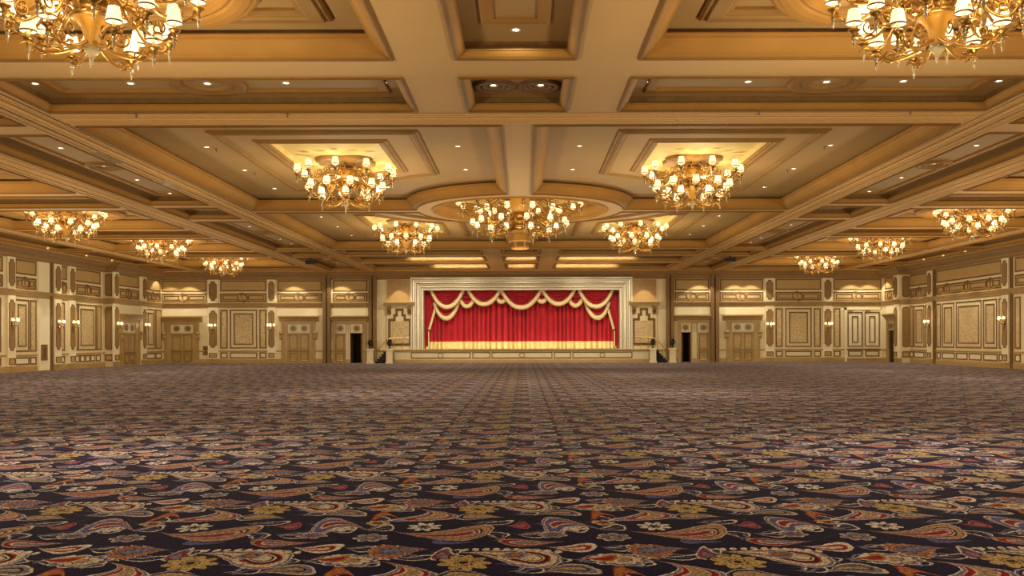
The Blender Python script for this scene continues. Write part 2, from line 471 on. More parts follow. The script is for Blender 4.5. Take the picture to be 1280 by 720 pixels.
def coffer_small(fn, rect, frame=True, ros=(), rise=.31, ffn=None):
    c = MB()
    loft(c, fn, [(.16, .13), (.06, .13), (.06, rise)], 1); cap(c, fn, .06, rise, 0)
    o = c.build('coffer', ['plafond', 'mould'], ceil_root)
    k = MB(); loft(k, fn, SMALL[:5], 1); loft(k, fn, SMALL[4:]); k.build('cove_moulding', ['cove', 'lip'], o)
    if frame:
        k = MB(); d = 0 if ffn else .50
        loft(k, ffn or fn, [(d, rise), (d, rise - .03), (d + .04, rise - .05), (d + .20, rise - .05), (d + .24, rise - .03), (d + .24, rise)])
        k.build('frame_moulding', 'cove', o)
    for (x, y, r) in ros:
        k = MB()
        k.lathe([(r * .42, rise), (r * .44, rise - .05), (r * .56, rise - .07), (r * .60, rise - .04), (r * .66, rise - .04), (r * .70, rise - .08), (r * .92, rise - .08), (r * .98, rise - .05), (r, rise)], 36, 0, (x, y, H))
        k.build('rosette_moulding', 'darkgap' if not frame else 'frame', o)
    return o
def ringfill(x0, x1, y0, y1, fn):
    """beam soffit between a bay rectangle and the lip of a rectangular coffer"""
    o = [(x0, y0), (x1, y0), (x1, y1), (x0, y1)]; i = fn(HOLE)
    for k in range(4):
        a, b = k, (k + 1) % 4
        ceil.quad([(o[a][0], o[a][1], H), (o[b][0], o[b][1], H), (i[b][0], i[b][1], H), (i[a][0], i[a][1], H)])
def fillrect(x0, x1, y0, y1): ceil.quad([(x0, y0, H), (x1, y0, H), (x1, y1, H), (x0, y1, H)])
CX = 12.1
# rear (behind the eye): plain soffit
fillrect(-CX, CX, YREAR, 10.4)
# centre bay, first row
for s in (-1, 1):
    a, b = (2.5, 11.4) if s > 0 else (-11.4, -2.5)
    fn = rect_outline(a, b, 11.1, 17.66)
    ringfill(min(s * 1.85, s * CX), max(s * 1.85, s * CX), 10.4, 18.35, fn)
    coffer_ring(fn, s * 6.9, 14.4, 4.45, 3.32)
    fn = rect_outline(a, b, 19.0, 21.68)
    ringfill(min(s * 1.85, s * CX), max(s * 1.85, s * CX), 18.35, 22.4, fn)
    coffer_small(fn, None, True, [(s * 7.1, 20.4, .9)])
fn = rect_outline(-1.16, 1.16, 11.1, 17.66); ringfill(-1.85, 1.85, 10.4, 18.35, fn)
o = coffer_small(fn, None, True, (), .31, rect_outline(-.64, .64, 12.3, 16.55))
fn = rect_outline(-1.17, 1.17, 19.0, 21.68); ringfill(-1.85, 1.85, 18.35, 22.4, fn)
coffer_small(fn, None, False, [(-.54, 20.6, .5), (.54, 20.6, .5)])
# the four notched coffers and the ring
loops = [[(-CX, 22.4), (CX, 22.4), (CX, 54.45), (-CX, 54.45)]]
for s in (-1, 1):
    f2 = notch_outline(.48, 11.45, 23.2, 38.1, s, 1); f3 = notch_outline(.48, 11.45, 38.9, 53.9, s, -1)
    loops += [f2(HOLE), f3(HOLE)]
    coffer_notch(f2, s * 5.97, 30.65); coffer_notch(f3, s * 5.97, 46.4)
ringf = circ_outline(0, RING_Y, 3.73)
loops.append(ringf(HOLE))
ceil.poly(loops, 0, lambda x, y: (x, y, H))
c = MB()
loft(c, ringf, [(.36, .36), (.30, .36), (.30, .72)], 1)
loft(c, ringf, [(.30, .72), (.6, .86), (1.2, 1.10), (1.9, 1.28), (2.7, 1.40), (3.3, 1.44)], 0); cap(c, ringf, 3.3, 1.44, 0)
dome = c.build('dome', ['bright', 'frame'], ceil_root)
k = MB(); loft(k, ringf, [(HOLE, 0), (-.07, -.04), (-.02, -.06), (.02, -.03), (.04, .02), (.10, .05), (.16, .12), (.22, .20), (.26, .28), (.30, .30), (.36, .33), (.36, .36)]); k.build('cove_moulding', 'cove', dome)
k = MB(); k.lathe([(.2, 1.30), (.5, 1.34), (.8, 1.38), (.95, 1.44)], 32, 0, (0, RING_Y, H)); k.build('medallion', 'frame', dome)
# centre bay rows towards the stage
for (y0, y1, b0, b1, fr) in ((55.0, 57.8, 54.45, 58.65, 1), (59.5, 63.0, 58.65, 64.0, 0), (65.0, 69.6, 64.0, ZB, 0)):
    for s in (-1, 1):
        a, b = (2.5, 11.4) if s > 0 else (-11.4, -2.5)
        fn = rect_outline(a, b, y0, y1); ringfill(min(s * 1.85, s * CX), max(s * 1.85, s * CX), b0, b1, fn)
        coffer_small(fn, None, bool(fr))
    fn = rect_outline(-1.2, 1.2, y0, y1); ringfill(-1.85, 1.85, b0, b1, fn); coffer_small(fn, None, False)
# lanes and outer bays, both sides
LANE = [(6.6, 18.6, 1), (19.8, 23.0, 0), (24.2, 36.5, 1), (37.5, 40.7, 0), (41.8, 55.0, 1), (56.0, 58.8, 0), (60.0, 70.8, 1)]
OUTER = [(16.5, 22.7, 1), (23.6, 26.4, 0), (27.3, 33.5, 1), (34.4, 37.2, 0), (38.1, 44.3, 1), (45.2, 48.0, 0), (48.9, 55.1, 1), (56.0, 58.8, 0), (59.7, 65.9, 1), (66.8, 70.4, 0)]
EDGE = [(16.5, 22.7, 0), (23.6, 33.5, 0), (34.4, 44.3, 0), (45.2, 55.1, 0), (56.0, 65.9, 0), (66.8, 70.4, 0)]
def lane(s, x0, x1, bx0, bx1, rows, kind):
    a, b = (x0, x1) if s > 0 else (-x1, -x0); ba, bb = (bx0, bx1) if s > 0 else (-bx1, -bx0)
    prev = YREAR
    for i, (y0, y1, big) in enumerate(rows):
        nxt = (y1 + rows[i + 1][0]) / 2 if i + 1 < len(rows) else ZB
        if i == 0: fillrect(ba, bb, YREAR, y0 - .5); prev = y0 - .5
        fn = rect_outline(a, b, y0, y1); ringfill(ba, bb, prev, nxt, fn); prev = nxt
        if kind == 'outer' and big: coffer_ring(fn, s * 21.0, (y0 + y1) / 2, 4.3, 3.1)
        elif kind == 'lane' and big: coffer_small(fn, None, True, [(s * 14.0, 30.0 if y0 == 24.2 else (y0 + y1) / 2, .62)])
        else: coffer_small(fn, None, kind == 'edge' or kind == 'outer')
for s in (-1, 1):
    lane(s, 12.8, 15.2, CX, 16.0, LANE, 'lane')
    lane(s, 16.8, 25.3, 16.0, 25.9, OUTER, 'outer')
    lane(s, 26.6, 28.7, 25.9, XW + .3, EDGE, 'edge')
me = ceil.mesh('ceiling', ['soffit']); ceil_root.data = me

# raised fillets and partition tracks along the beams
trim_no = [0]
def trim(mb, mats):
    trim_no[0] += 1
    return mb.build('trim_%d' % trim_no[0], mats, None, kind='structure')
for s in (-1, 1):
    for xs, tr in (((11.72, 11.82, 12.42, 12.52, 12.66), 12.12), ((15.38, 15.52, 15.62, 16.28, 16.38, 16.58), 15.95), ((25.55, 26.35), 25.95)):
        b = MB()
        for x in xs:
            b.box((s * x - .022, 2, H - .028), (s * x + .022, ZB - .1, H - .001)); b.box((s * x + .026, 2, H - .006), (s * x + .056, ZB - .1, H - .001), None, 2)
        b.box((s * tr - .11, 2, H - .045), (s * tr - .03, ZB - .1, H - .001)); b.box((s * tr + .03, 2, H - .045), (s * tr + .11, ZB - .1, H - .001))
        b.box((s * tr - .03, 2, H - .012), (s * tr + .03, ZB - .1, H - .001), None, 1)
        trim(b, ['soffit', 'line', 'lip'])
b = MB()
for y in (22.02, 22.2, 22.78, 22.95): b.box((-11.5, y - .02, H - .028), (11.5, y + .02, H - .001)); b.box((-11.5, y + .022, H - .006), (11.5, y + .045, H - .001), None, 2)
b.box((-11.5, 22.38, H - .045), (11.5, 22.45, H - .001)); b.box((-11.5, 22.53, H - .045), (11.5, 22.6, H - .001))
b.box((-11.5, 22.45, H - .012), (11.5, 22.53, H - .001), None, 1)
trim(b, ['soffit', 'line', 'lip'])
for s in (-1, 1):
    b = MB()
    for y in (37.85, 44.65, 44.95, 48.35, 55.4, 55.7, 59.1):
        b.box((min(s * 16.8, s * 25.3), y - .02, H - .028), (max(s * 16.8, s * 25.3), y + .02, H - .001))
    trim(b, ['soffit'])

# ---------------------------------------------------------------- walls
TOP = H
def T_back(u, v, w): return (u, ZB - w, v)
def T_leftn(u, v, w): return (-XW + w, u, v)     # u = distance from the eye
def T_leftf(u, v, w): return (-XF_ + w, u, v)
def T_rightn(u, v, w): return (XW - w, u, v)
def T_rightf(u, v, w): return (XF_ - w, u, v)
YL, YR = 64.4, 69.1              # where the far stretch steps forward, left and right
walls = {}
doors_open = {'dl': (xf(438.3), xf(453.8)), 'dr': (xf(850.5), xf(863.2))}
wb = MB()
hole = lambda a, b, v0, v1: [(a, v0), (b, v0), (b, v1), (a, v1)]
# wall built of rectangular fields around its openings
us = [-XW - .3, doors_open['dl'][0], doors_open['dl'][1], -8.05, 8.05, doors_open['dr'][0], doors_open['dr'][1], XW + .3]
for i in range(len(us) - 1):
    a, b_ = us[i], us[i + 1]
    lo, hi = {1: (0, 2.45), 5: (0, 2.45), 3: (1.1, 6.08)}.get(i, (0, 0))
    if lo > 0: wb.quad([T_back(a, 0, 0), T_back(b_, 0, 0), T_back(b_, lo, 0), T_back(a, lo, 0)])
    wb.quad([T_back(a, hi, 0), T_back(b_, hi, 0), T_back(b_, TOP, 0), T_back(a, TOP, 0)])
walls['back'] = wb.build('wall_back', 'wall', None, kind='structure')
def side(name, Tn, Tf, ys, s, opening=None):
    b = MB()
    b.quad([Tn(YREAR, 0, 0), Tn(ys, 0, 0), Tn(ys, TOP, 0), Tn(YREAR, TOP, 0)])
    b.quad([Tn(ys, 0, 0), Tf(ys, 0, 0), Tf(ys, TOP, 0), Tn(ys, TOP, 0)])
    if opening:
        a, c, h = opening
        b.quad([Tf(ys, 0, 0), Tf(a, 0, 0), Tf(a, TOP, 0), Tf(ys, TOP, 0)])
        b.quad([Tf(c, 0, 0), Tf(ZB, 0, 0), Tf(ZB, TOP, 0), Tf(c, TOP, 0)])
        b.quad([Tf(a, h, 0), Tf(c, h, 0), Tf(c, TOP, 0), Tf(a, TOP, 0)])
    else: b.quad([Tf(ys, 0, 0), Tf(ZB, 0, 0), Tf(ZB, TOP, 0), Tf(ys, TOP, 0)])
    return b.build(name, 'wall', None, kind='structure')
OPEN_R = (70.2, 71.35, 2.55)
walls['left'] = side('wall_left', T_leftn, T_leftf, YL, -1)
walls['right'] = side('wall_right', T_rightn, T_rightf, YR, 1, OPEN_R)
b = MB(); b.quad([(-XW, YREAR, 0), (XW, YREAR, 0), (XW, YREAR, TOP), (-XW, YREAR, TOP)]); b.build('wall_rear', 'wall', None, kind='structure')

def run(mb, T, u0, u1, prof, mi=0, m0=0, m1=0):
    """a horizontal moulding: prof is (v, w) from top to bottom"""
    n = len(mb.v)
    A = [T(u0 + m0 * w, v, w) for v, w in prof]; B = [T(u1 + m1 * w, v, w) for v, w in prof]
    mb.grid([A, B], mi, False); mb.quad(A, mi); mb.quad(B[::-1], mi)
def wring(mb, T, fn, prof, mi=0): mb.grid([[T(x, y, w) for x, y in fn(d)] for d, w in prof], mi)
def scallop(u0, u1, v0, v1, c=.16):
    """tall panel with scooped shoulders"""
    def fn(d):
        a, b, lo, hi = u0 + d, u1 - d, v0 + d, v1 - d
        n = 4; pts = []
        for (cx_, cy_, st) in ((a, lo, 90), (b, lo, 180), (b, hi, 270), (a, hi, 0)):
            for k in range(n + 1):
                t = radians(st - 90 * k / n)
                pts.append((cx_ + c * cos(t), cy_ + c * 1.3 * sin(t)))
        return pts
    return fn
FR = [(0, 0), (0, .05), (.03, .065), (.06, .05), (.08, .03), (.10, .012)]
def panel(wall, T, u0, u1, v0, v1, insert=None, outer=None, dbl=False):
    """framed wall panel; insert = material of the field"""
    fn = rect_outline(u0, u1, v0, v1)
    k = MB(); t = min(1.0, min(u1 - u0, v1 - v0) / .5)
    wring(k, T, fn, [(d * t, w) for d, w in FR])
    if dbl:
        wring(k, T, fn, [(.30 + d, w) for d, w in FR])
    o = k.build('panel_frame', 'mould', wall)
    if insert:
        m = MB(); d0 = .40 if dbl else .10 * t
        m.quad([T(x, y, .012) for x, y in fn(d0)])
        m.build('panel_field', insert, o)
    return o
def ring_flat(mb, T, cu, cv, r, wd=.05, n=28, a0=0.0, a1=2 * pi):
    secs = []
    for k in range(n + 1):
        a = a0 + (a1 - a0) * k / n
        secs.append([T(cu + q * cos(a), cv + q * sin(a), w_) for q, w_ in ((r, .0), (r, .045), (r - wd, .045), (r - wd, .0))])
    mb.grid(secs, 0, False)
V_UP = (5.90, 6.80); V_LO = (5.03, 5.74); V_BIG = (1.12, 4.52); V_DADO = (.42, .90)
def frieze(wall, T, u0, u1, rings=1):
    g = .10
    panel(wall, T, u0 + g, u1 - g, V_UP[0], V_UP[1], 'frieze')
    k = MB(); fn = rect_outline(u0 + g, u1 - g, *V_LO)
    wring(k, T, fn, FR)
    span = (u1 - u0 - 2 * g); vm = (V_LO[0] + V_LO[1]) / 2; v0, v1 = V_LO[0] + .17, V_LO[1] - .17
    cs = [u0 + g + span * (i + .5) / rings for i in range(rings)]
    edges = [u0 + g] + cs + [u1 - g]
    for i in range(len(edges) - 1):
        a = edges[i] + (.22 if i == 0 else .42); b_ = edges[i + 1] - (.22 if i == len(edges) - 2 else .42)
        if b_ - a > .3: wring(k, T, rect_outline(a, b_, v0, v1), [(d * .6, w) for d, w in FR])
    for c_ in cs:
        ring_flat(k, T, c_ + .04, vm - .03, .37, .07, 28, radians(-150), radians(150)); ring_flat(k, T, c_ + .08, vm, .24, .06)
        ring_flat(k, T, c_ - .12, vm + .05, .37, .07, 20, radians(40), radians(240))
    o = k.build('frieze_panel', 'mould', wall)
    m = MB(); m.quad([T(x, y, .008) for x, y in fn(.1)]); m.build('panel_field', 'tan', o)
def pilaster(wall, T, u0, u1, w=.14):
    k = MB()
    k.box((u0, .36, 0), (u1, V_BIG[1] + .05, w), T); k.box((u0, 4.95, 0), (u1, 6.86, w), T)
    o = k.build('pilaster', 'wallc', wall)
    g = (u1 - u0) * .12
    for v0, v1 in ((V_BIG[0] + .16, 4.32), (5.12, 6.72)):
        fn = scallop(u0 + g, u1 - g, v0, v1, min(.17, (u1 - u0) * .2))
        m = MB(); wring(m, lambda a, b, c: T(a, b, c + w), fn, [(0, 0), (0, .03), (.025, .04), (.05, .02)])
        m.quad([T(x, y, w + .02) for x, y in fn(.05)], 1)
        m.build('inset_panel', ['mould', 'brown'], o)
    m = MB(); fn = rect_outline(u0 + g, u1 - g, V_DADO[0] + .04, V_DADO[1] - .04)
    wring(m, lambda a, b, c: T(a, b, c + w), fn, [(d * .6, x) for d, x in FR]); m.quad([T(x, y, w + .01) for x, y in fn(.06)], 1)
    m.build('inset_panel', ['mould', 'tan'], o)
def cornice(wall, T, u0, u1, m0=0, m1=0):
    k = MB(); run(k, T, u0, u1, [(4.95, 0), (4.95, .18), (4.90, .19), (4.86, .16), (4.80, .15), (4.74, .11), (4.66, .09), (4.60, .07), (4.55, .04), (4.55, 0)], 0, m0, m1)
    k.build('cornice', 'corn', wall)
def chair_rail(wall, T, u0, u1):
    k = MB(); run(k, T, u0, u1, [(1.07, 0), (1.07, .05), (1.04, .07), (.99, .06), (.95, .03), (.93, 0)]); k.build('chair_rail', 'tan', wall)
def base(name, T, segs, w=.06):
    k = MB()
    for u0, u1 in segs: run(k, T, u0, u1, [(.36, 0), (.36, w * .6), (.31, w * .7), (.27, w), (.0, w)])
    return k.build(name, 'wood', None, kind='structure')
def crown(T, u0, u1, m0=0, m1=0):
    b = MB(); run(b, T, u0, u1, [(TOP, .75), (TOP - .06, .72), (TOP - .10, .60), (TOP - .20, .52), (TOP - .30, .34), (TOP - .38, .22), (TOP - .48, .18), (TOP - .56, .10), (TOP - .62, .05), (TOP - .62, 0)], 0, m0, m1)
    trim(b, ['brown'])
def big_bay(wall, T, cols, dado=None):
    """cols: (u0, u1, kind) kind n = narrow fabric strip, w = wide double framed"""
    for u0, u1, kd in cols:
        if kd == 'w': panel(wall, T, u0, u1, V_BIG[0] + .1, 4.40, 'fabric', None, True)
        else: panel(wall, T, u0, u1, V_BIG[0] + .1, 4.40, 'fabric' if kd == 'n' else 'tan')
    for u0, u1 in (dado or [(c[0], c[1]) for c in cols]): panel(wall, T, u0, u1, V_DADO[0], V_DADO[1], 'wallc')

# ---- back wall
B = walls['back']
def px(*a): return [xf(v) for v in a]
track_cols = [(404.5, 414), (461.5, 471), (832.5, 842), (888, 898)]
for a, b_ in track_cols:
    u0, u1 = xf(a), xf(b_); um = (u0 + u1) / 2
    k = MB(); k.box((u0, 0, 0), (um - .05, TOP - .02, .34), T_back); k.box((um + .05, 0, 0), (u1, TOP - .02, .34), T_back)
    o = k.build('partition_post', 'mould', B)
    k = MB(); k.box((um - .05, 0, 0), (um + .05, TOP - .02, .12), T_back); k.build('partition_slot', 'line', o)
bays = [(200.5, 260, 'd'), (274, 334.5, 'p'), (345.5, 404, 'd'), (415, 461, 'd'), (842.5, 888, 'd'), (898.5, 955.5, 'd'), (968, 1028, 'p'), (1040.5, 1103.5, 's')]
for a, b_, kd in bays:
    frieze(B, T_back, xf(a), xf(b_))
for a, b_ in ((260.5, 273.5), (335, 345), (956, 967.5), (1028.5, 1040)): pilaster(B, T_back, xf(a), xf(b_))
for a, b_ in ((199, 404.5), (414, 461.5), (842, 888), (898, 1105)): cornice(B, T_back, xf(a), xf(b_))
for a, b_ in ((199, 206), (249, 260.5), (273.5, 335), (345, 352), (394, 404.5), (414, 417), (457.5, 461.5), (471, 484), (816, 832.5), (842, 847), (898, 908), (949.5, 956), (967.5, 1028.5), (1040, 1055)):
    chair_rail(B, T_back, xf(a), xf(b_))
base('baseboard_back', T_back, [(xf(a), xf(b_)) for a, b_ in ((199, 206), (249, 351.5), (394.5, 404.5), (414, 417), (457.5, 461.5), (471, 494), (806, 832.5), (842, 846.5), (898, 907.5), (950, 1104))])
crown(T_back, -XF_, XF_)
big_bay(B, T_back, [(xf(275.5), xf(284.5), 'n'), (xf(287.5), xf(321.5), 'w'), (xf(324.5), xf(333), 'n')])
big_bay(B, T_back, [(xf(969.5), xf(978), 'n'), (xf(981.5), xf(1014.5), 'w'), (xf(1017.5), xf(1026), 'n')])
big_bay(B, T_back, [(xf(1042), xf(1050.5), 'n')])
for a, b_ in ((200.5, 260), (345.5, 404), (415, 461), (842.5, 888), (898.5, 955.5)):      # pale field above and beside the doors
    k = MB(); k.box((xf(a) + .03, 3.9, .0), (xf(b_) - .03, 4.56, .02), T_back); k.build('over_door_field', 'wallc', B)

# doors ------------------------------------------------------------
door_no = [0]
def leaf(root, T, u0, u1, v1, handle, w=.05):
    k = MB(); k.box((u0, .01, 0), (u1, v1, w), T)
    o = k.build('leaf', 'wood', root)
    W = lambda a, b, c: T(a, b, c + w)
    g = .12 * (u1 - u0) + .02
    k = MB(); wring(k, W, rect_outline(u0 + g, u1 - g, 1.12, v1 - .12), [(d * .5, x * .5) for d, x in FR])
    wring(k, W, rect_outline(u0 + g, u1 - g, .14, .84), [(d * .5, x * .5) for d, x in FR])
    k.build('leaf_moulding', 'woodd', o)
    k = MB(); um = (u0 + u1) / 2                       # pierced fan ornament on the kick panel
    for q in range(5):
        a = radians(30 + 30 * q)
        k.tube([(um, .24, .012), (um + .14 * cos(a), .24 + .12 * sin(a), .02), (um + .26 * cos(a), .24 + .22 * sin(a), .014)], .016, 4, 0, W)
    k.box((um - .28, .20, 0), (um + .28, .24, .02), W)
    k.build('kick_ornament', 'brass', o)
    k = MB(); k.box((u0 + .06, .93, .03), (u1 - .06, 1.02, .09), W); k.box((u0 + .06, .91, 0), (u0 + .16, 1.04, .05), W); k.box((u1 - .16, .91, 0), (u1 - .06, 1.04, .05), W)
    k.build('panic_bar', 'woodd', o)
    return o
def transom(root, T, u0, u1, v0, v1, discs, w=.05):
    k = MB(); k.box((u0, v0, 0), (u1, v1, w), T); o = k.build('transom_panel', 'wallc', root)
    W = lambda a, b, c: T(a, b, c + w)
    n = len(discs)
    for cu in discs:
        r = (v1 - v0) * .42; cv = (v0 + v1) / 2
        k = MB()
        pts = [(cu + r * .74 * cos(2 * pi * i / 20), cv + r * .74 * sin(2 * pi * i / 20)) for i in range(20)]
        k.quad([W(x, y, .006) for x, y in pts], 1); k.build('roundel', ['mould', 'woodd'], o)
        k = MB(); ring_flat(k, W, cu, cv, r, r * .10, 24)
        for a in (45, 135, 225, 315):
            k.box((cu + r * 1.16 * cos(radians(a)) - .02, cv + r * 1.16 * sin(radians(a)) - .02, 0), (cu + r * 1.16 * cos(radians(a)) + .02, cv + r * 1.16 * sin(radians(a)) + .02, .02), W)
        k.build('roundel_ring', 'woodd', o)
def casing(T, u0, u1, top, lu0, lu1, cor0, cor1, ctop, extra=None, corbels=True, w=.12):
    door_no[0] += 1
    k = MB()
    k.box((u0, 0, 0), (lu0, top, w), T); k.box((lu1, 0, 0), (u1, top, w), T); k.box((lu0, 3.18, 0), (lu1, top, w), T)
    if extra: k.box((extra[0], 0, 0), (extra[1], 3.179, w), T)
    for q in (.10, .22):                                # fillets on the jambs
        k.box((u0 + q, .36, w), (u0 + q + .04, top - .1, w + .025), T); k.box((u1 - q - .04, .36, w), (u1 - q, top - .1, w + .025), T)
    o = k.build('door_%d' % door_no[0], 'wood', None, kind='structure')
    k = MB(); run(k, T, cor0, cor1, [(ctop, 0), (ctop, .40), (ctop - .07, .42), (ctop - .11, .34), (ctop - .18, .30), (ctop - .24, .20), (ctop - .34, .17), (ctop - .40, .14), (ctop - .46, 0)])
    k.build('door_cornice', 'corn', o)
    if corbels:
        for a in (u0 + .02, u1 - .02):
            k = MB()
            pr = [(2.6, .12), (2.6, .26), (2.45, .30), (2.3, .22), (2.1, .26), (1.98, .20), (1.93, .12)]
            run(k, T, a - .13, a + .13, pr); k.lathe([(0, -.15), (.07, -.15), (.07, .15), (0, .15)], 10, 0, (0, 0, 0), True, lambda x, y, z: T(a + z, 2.46 + x, .26 + y))
            k.build('corbel', 'wood', o)
    return o
def double_door(T, u0, u1, lu0, lu1, cor0, cor1, top=3.55, ctop=3.85):
    o = casing(T, u0, u1, top, lu0, lu1, cor0, cor1, ctop)
    um = (lu0 + lu1) / 2
    leaf(o, T, lu0, um - .01, 2.48, 1); leaf(o, T, um + .01, lu1, 2.48, 0)
    q = (lu1 - lu0) / 4
    transom(o, T, lu0, lu1, 2.52, 3.18, [um - q, um + q])
    return o
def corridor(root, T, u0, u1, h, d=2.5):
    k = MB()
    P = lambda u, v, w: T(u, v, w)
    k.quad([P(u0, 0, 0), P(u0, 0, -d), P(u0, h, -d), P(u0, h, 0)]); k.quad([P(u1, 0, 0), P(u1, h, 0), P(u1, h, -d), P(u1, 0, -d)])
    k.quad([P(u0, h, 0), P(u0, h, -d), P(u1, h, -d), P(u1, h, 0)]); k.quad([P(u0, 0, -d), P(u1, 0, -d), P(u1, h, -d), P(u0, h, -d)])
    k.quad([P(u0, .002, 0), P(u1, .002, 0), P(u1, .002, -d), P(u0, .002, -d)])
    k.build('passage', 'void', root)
double_door(T_back, xf(206), xf(249), xf(214), xf(242), xf(201.8), xf(253))
double_door(T_back, xf(352), xf(394.3), xf(360), xf(387.5), xf(349.5), xf(398.3))
double_door(T_back, xf(908), xf(949.8), xf(914.6), xf(941.8), xf(903.8), xf(952.6))
for side_, (a0, a1, c0, c1, L, R_, opn) in {'l': (417, 457.5, 414.3, 461.3, (418.5, 432.3), (438.3, 453.8), 'R'), 'r': (847, 888.3, 842.5, 888.0, (850.5, 863.2), (872, 886.3), 'L')}.items():
    o = casing(T_back, xf(a0), xf(a1), 3.55, xf(L[0]), xf(R_[1]), xf(c0), xf(c1), 3.85, (xf(L[1]), xf(R_[0])), False)
    for nm, (a, b_) in (('L', L), ('R', R_)):
        transom(o, T_back, xf(a), xf(b_), 2.5, 3.18, [xf((a + b_) / 2)])
        if nm != opn: leaf(o, T_back, xf(a), xf(b_), 2.44, 1)
        else:
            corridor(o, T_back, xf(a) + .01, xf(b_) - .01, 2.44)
            hu = xf(b_) - .03 if side_ == 'l' else xf(a) + .03      # the open leaf swung into the passage
            sg = -1 if side_ == 'l' else 1
            Td = lambda u, v, w, hu=hu, sg=sg: T_back(hu + sg * (u * .30 + w * .95), v, -u * .95 + w * .3 * 1)
            leaf(o, Td, .02, .88, 2.38, 1)
    k = MB(); um = xf((L[1] + R_[0]) / 2)
    for q in (-.12, 0, .12): k.box((um + q - .03, .3, .12), (um + q + .03, 3.15, .15), T_back)
    k.build('pier_fluting', 'wallc', o)
# cream service doors at the right end
door_no[0] += 1
k = MB(); a, b_ = xf(1055.5), xf(1103)
k.box((a, 0, 0), (a + .16, 4.42, .09), T_back); k.box((b_ - .16, 0, 0), (b_, 4.42, .09), T_back); k.box((a, 4.26, 0), (b_, 4.42, .09), T_back)
sd = k.build('door_%d' % door_no[0], 'wallc', None, kind='structure')
um = (a + b_) / 2
for u0, u1 in ((a + .18, um - .02), (um + .02, b_ - .18)):
    k = MB(); k.box((u0, .02, 0), (u1, 4.24, .05), T_back); l = k.build('leaf', 'wallc', sd)
    W = lambda x, y, z: T_back(x, y, z + .05)
    k = MB(); wring(k, W, rect_outline(u0 + .06, u1 - .06, 1.22, 4.1), FR); wring(k, W, rect_outline(u0 + .42, u1 - .42, 1.55, 3.75), FR); wring(k, W, rect_outline(u0 + .1, u1 - .1, .42, .92), FR)
    run(k, W, u0, u1, [(1.07, 0), (1.07, .04), (1.0, .06), (.94, .03), (.93, 0)])
    k.build('leaf_moulding', 'mould', l)
    k = MB(); k.box((u0 + .1, 4.14, 0), (u0 + .5, 4.2, .09), W); k.build('door_closer', 'mould', l)

# ---- left wall
Wl = walls['left']; Wr = walls['right']
def zl(p, X): return (X + CAMX) * F / (VPX - p)
def zr(p, X): return (X - CAMX) * F / (p - VPX)
n = XW; f = XF_
def pl(p): return zl(p, n)
def plf(p): return zl(p, f)
def pr_(p): return zr(p, n)
def prf(p): return zr(p, f)
for a, b_ in ((7, 17), (66, 74.5), (84.5, 92.5)): pilaster(Wl, T_leftn, pl(a), pl(b_))
pilaster(Wl, T_leftf, plf(140.5), plf(147)); pilaster(Wl, T_leftf, plf(176), plf(181.5))
pilaster(Wl, T_leftn, 46.5, 47.4); pilaster(Wl, T_leftn, 39.5, 40.4)
for a, b_ in ((18, 46), (75, 84), (93, 126)): frieze(Wl, T_leftn, pl(a), pl(b_))
frieze(Wl, T_leftf, plf(147.5), plf(174)); frieze(Wl, T_leftf, plf(182.5), 72.7)
frieze(Wl, T_leftn, 47.6, 51.9); frieze(Wl, T_leftn, 40.6, 46.3)
big_bay(Wl, T_leftn, [(pl(18.5), pl(36), 'w'), (pl(37.5), pl(45), 'n')])
big_bay(Wl, T_leftn, [(pl(75.5), pl(80.5), 'n')])
big_bay(Wl, T_leftn, [(pl(93.2), pl(97), 't'), (pl(97.8), pl(119.5), 'w'), (pl(120.5), pl(126.3), 't')], [(pl(x), pl(x + 5.4)) for x in (93.5, 100, 106.5, 113, 119.8)])
big_bay(Wl, T_leftn, [(47.7, 51.6, 'w')]); big_bay(Wl, T_leftn, [(40.8, 46.2, 'w')])
big_bay(Wl, T_leftf, [(plf(182.6), plf(193.5), 'w'), (plf(194.5), 72.8, 't')])
# dark tall panels on the step that faces the room's rear
def step_panel(wall, T, u0, u1):
    for v0, v1 in ((V_BIG[0] + .1, 4.35), (5.1, 6.75)):
        fn = scallop(u0, u1, v0, v1, .09)
        m = MB(); wring(m, T, fn, [(0, 0), (0, .03), (.03, .04), (.06, .015)]); m.quad([T(x, y, .015) for x, y in fn(.06)], 1)
        m.build('inset_panel', ['mould', 'brown'], wall)
    panel(wall, T, u0, u1, V_DADO[0], V_DADO[1], 'tan')
T_stepl = lambda u, v, w: (u, YL - w, v)
T_stepr = lambda u, v, w: (u, YR - w, v)
step_panel(Wl, T_stepl, -XW + .06, -XF_ - .06); step_panel(Wr, T_stepr, XF_ + .06, XW - .06)
cornice(Wl, T_stepl, -XW, -XF_, 0, 1); cornice(Wr, T_stepr, XF_, XW, -1)
cornice(Wl, T_leftn, 36, YL); cornice(Wl, T_leftf, YL, ZB, -1); chair_rail(Wl, T_leftn, 36, YL); chair_rail(Wl, T_leftf, YL, 65.5); chair_rail(Wl, T_leftf, 69, ZB)
crown(T_leftn, YREAR, YL); crown(T_leftf, YL, ZB, -1); crown(T_stepl, -XW, -XF_, 0, 1)
base('baseboard_left', T_leftn, [(YREAR, YL)]); base('baseboard_left', T_leftf, [(YL - .06, 65.5), (69.0, ZB)])
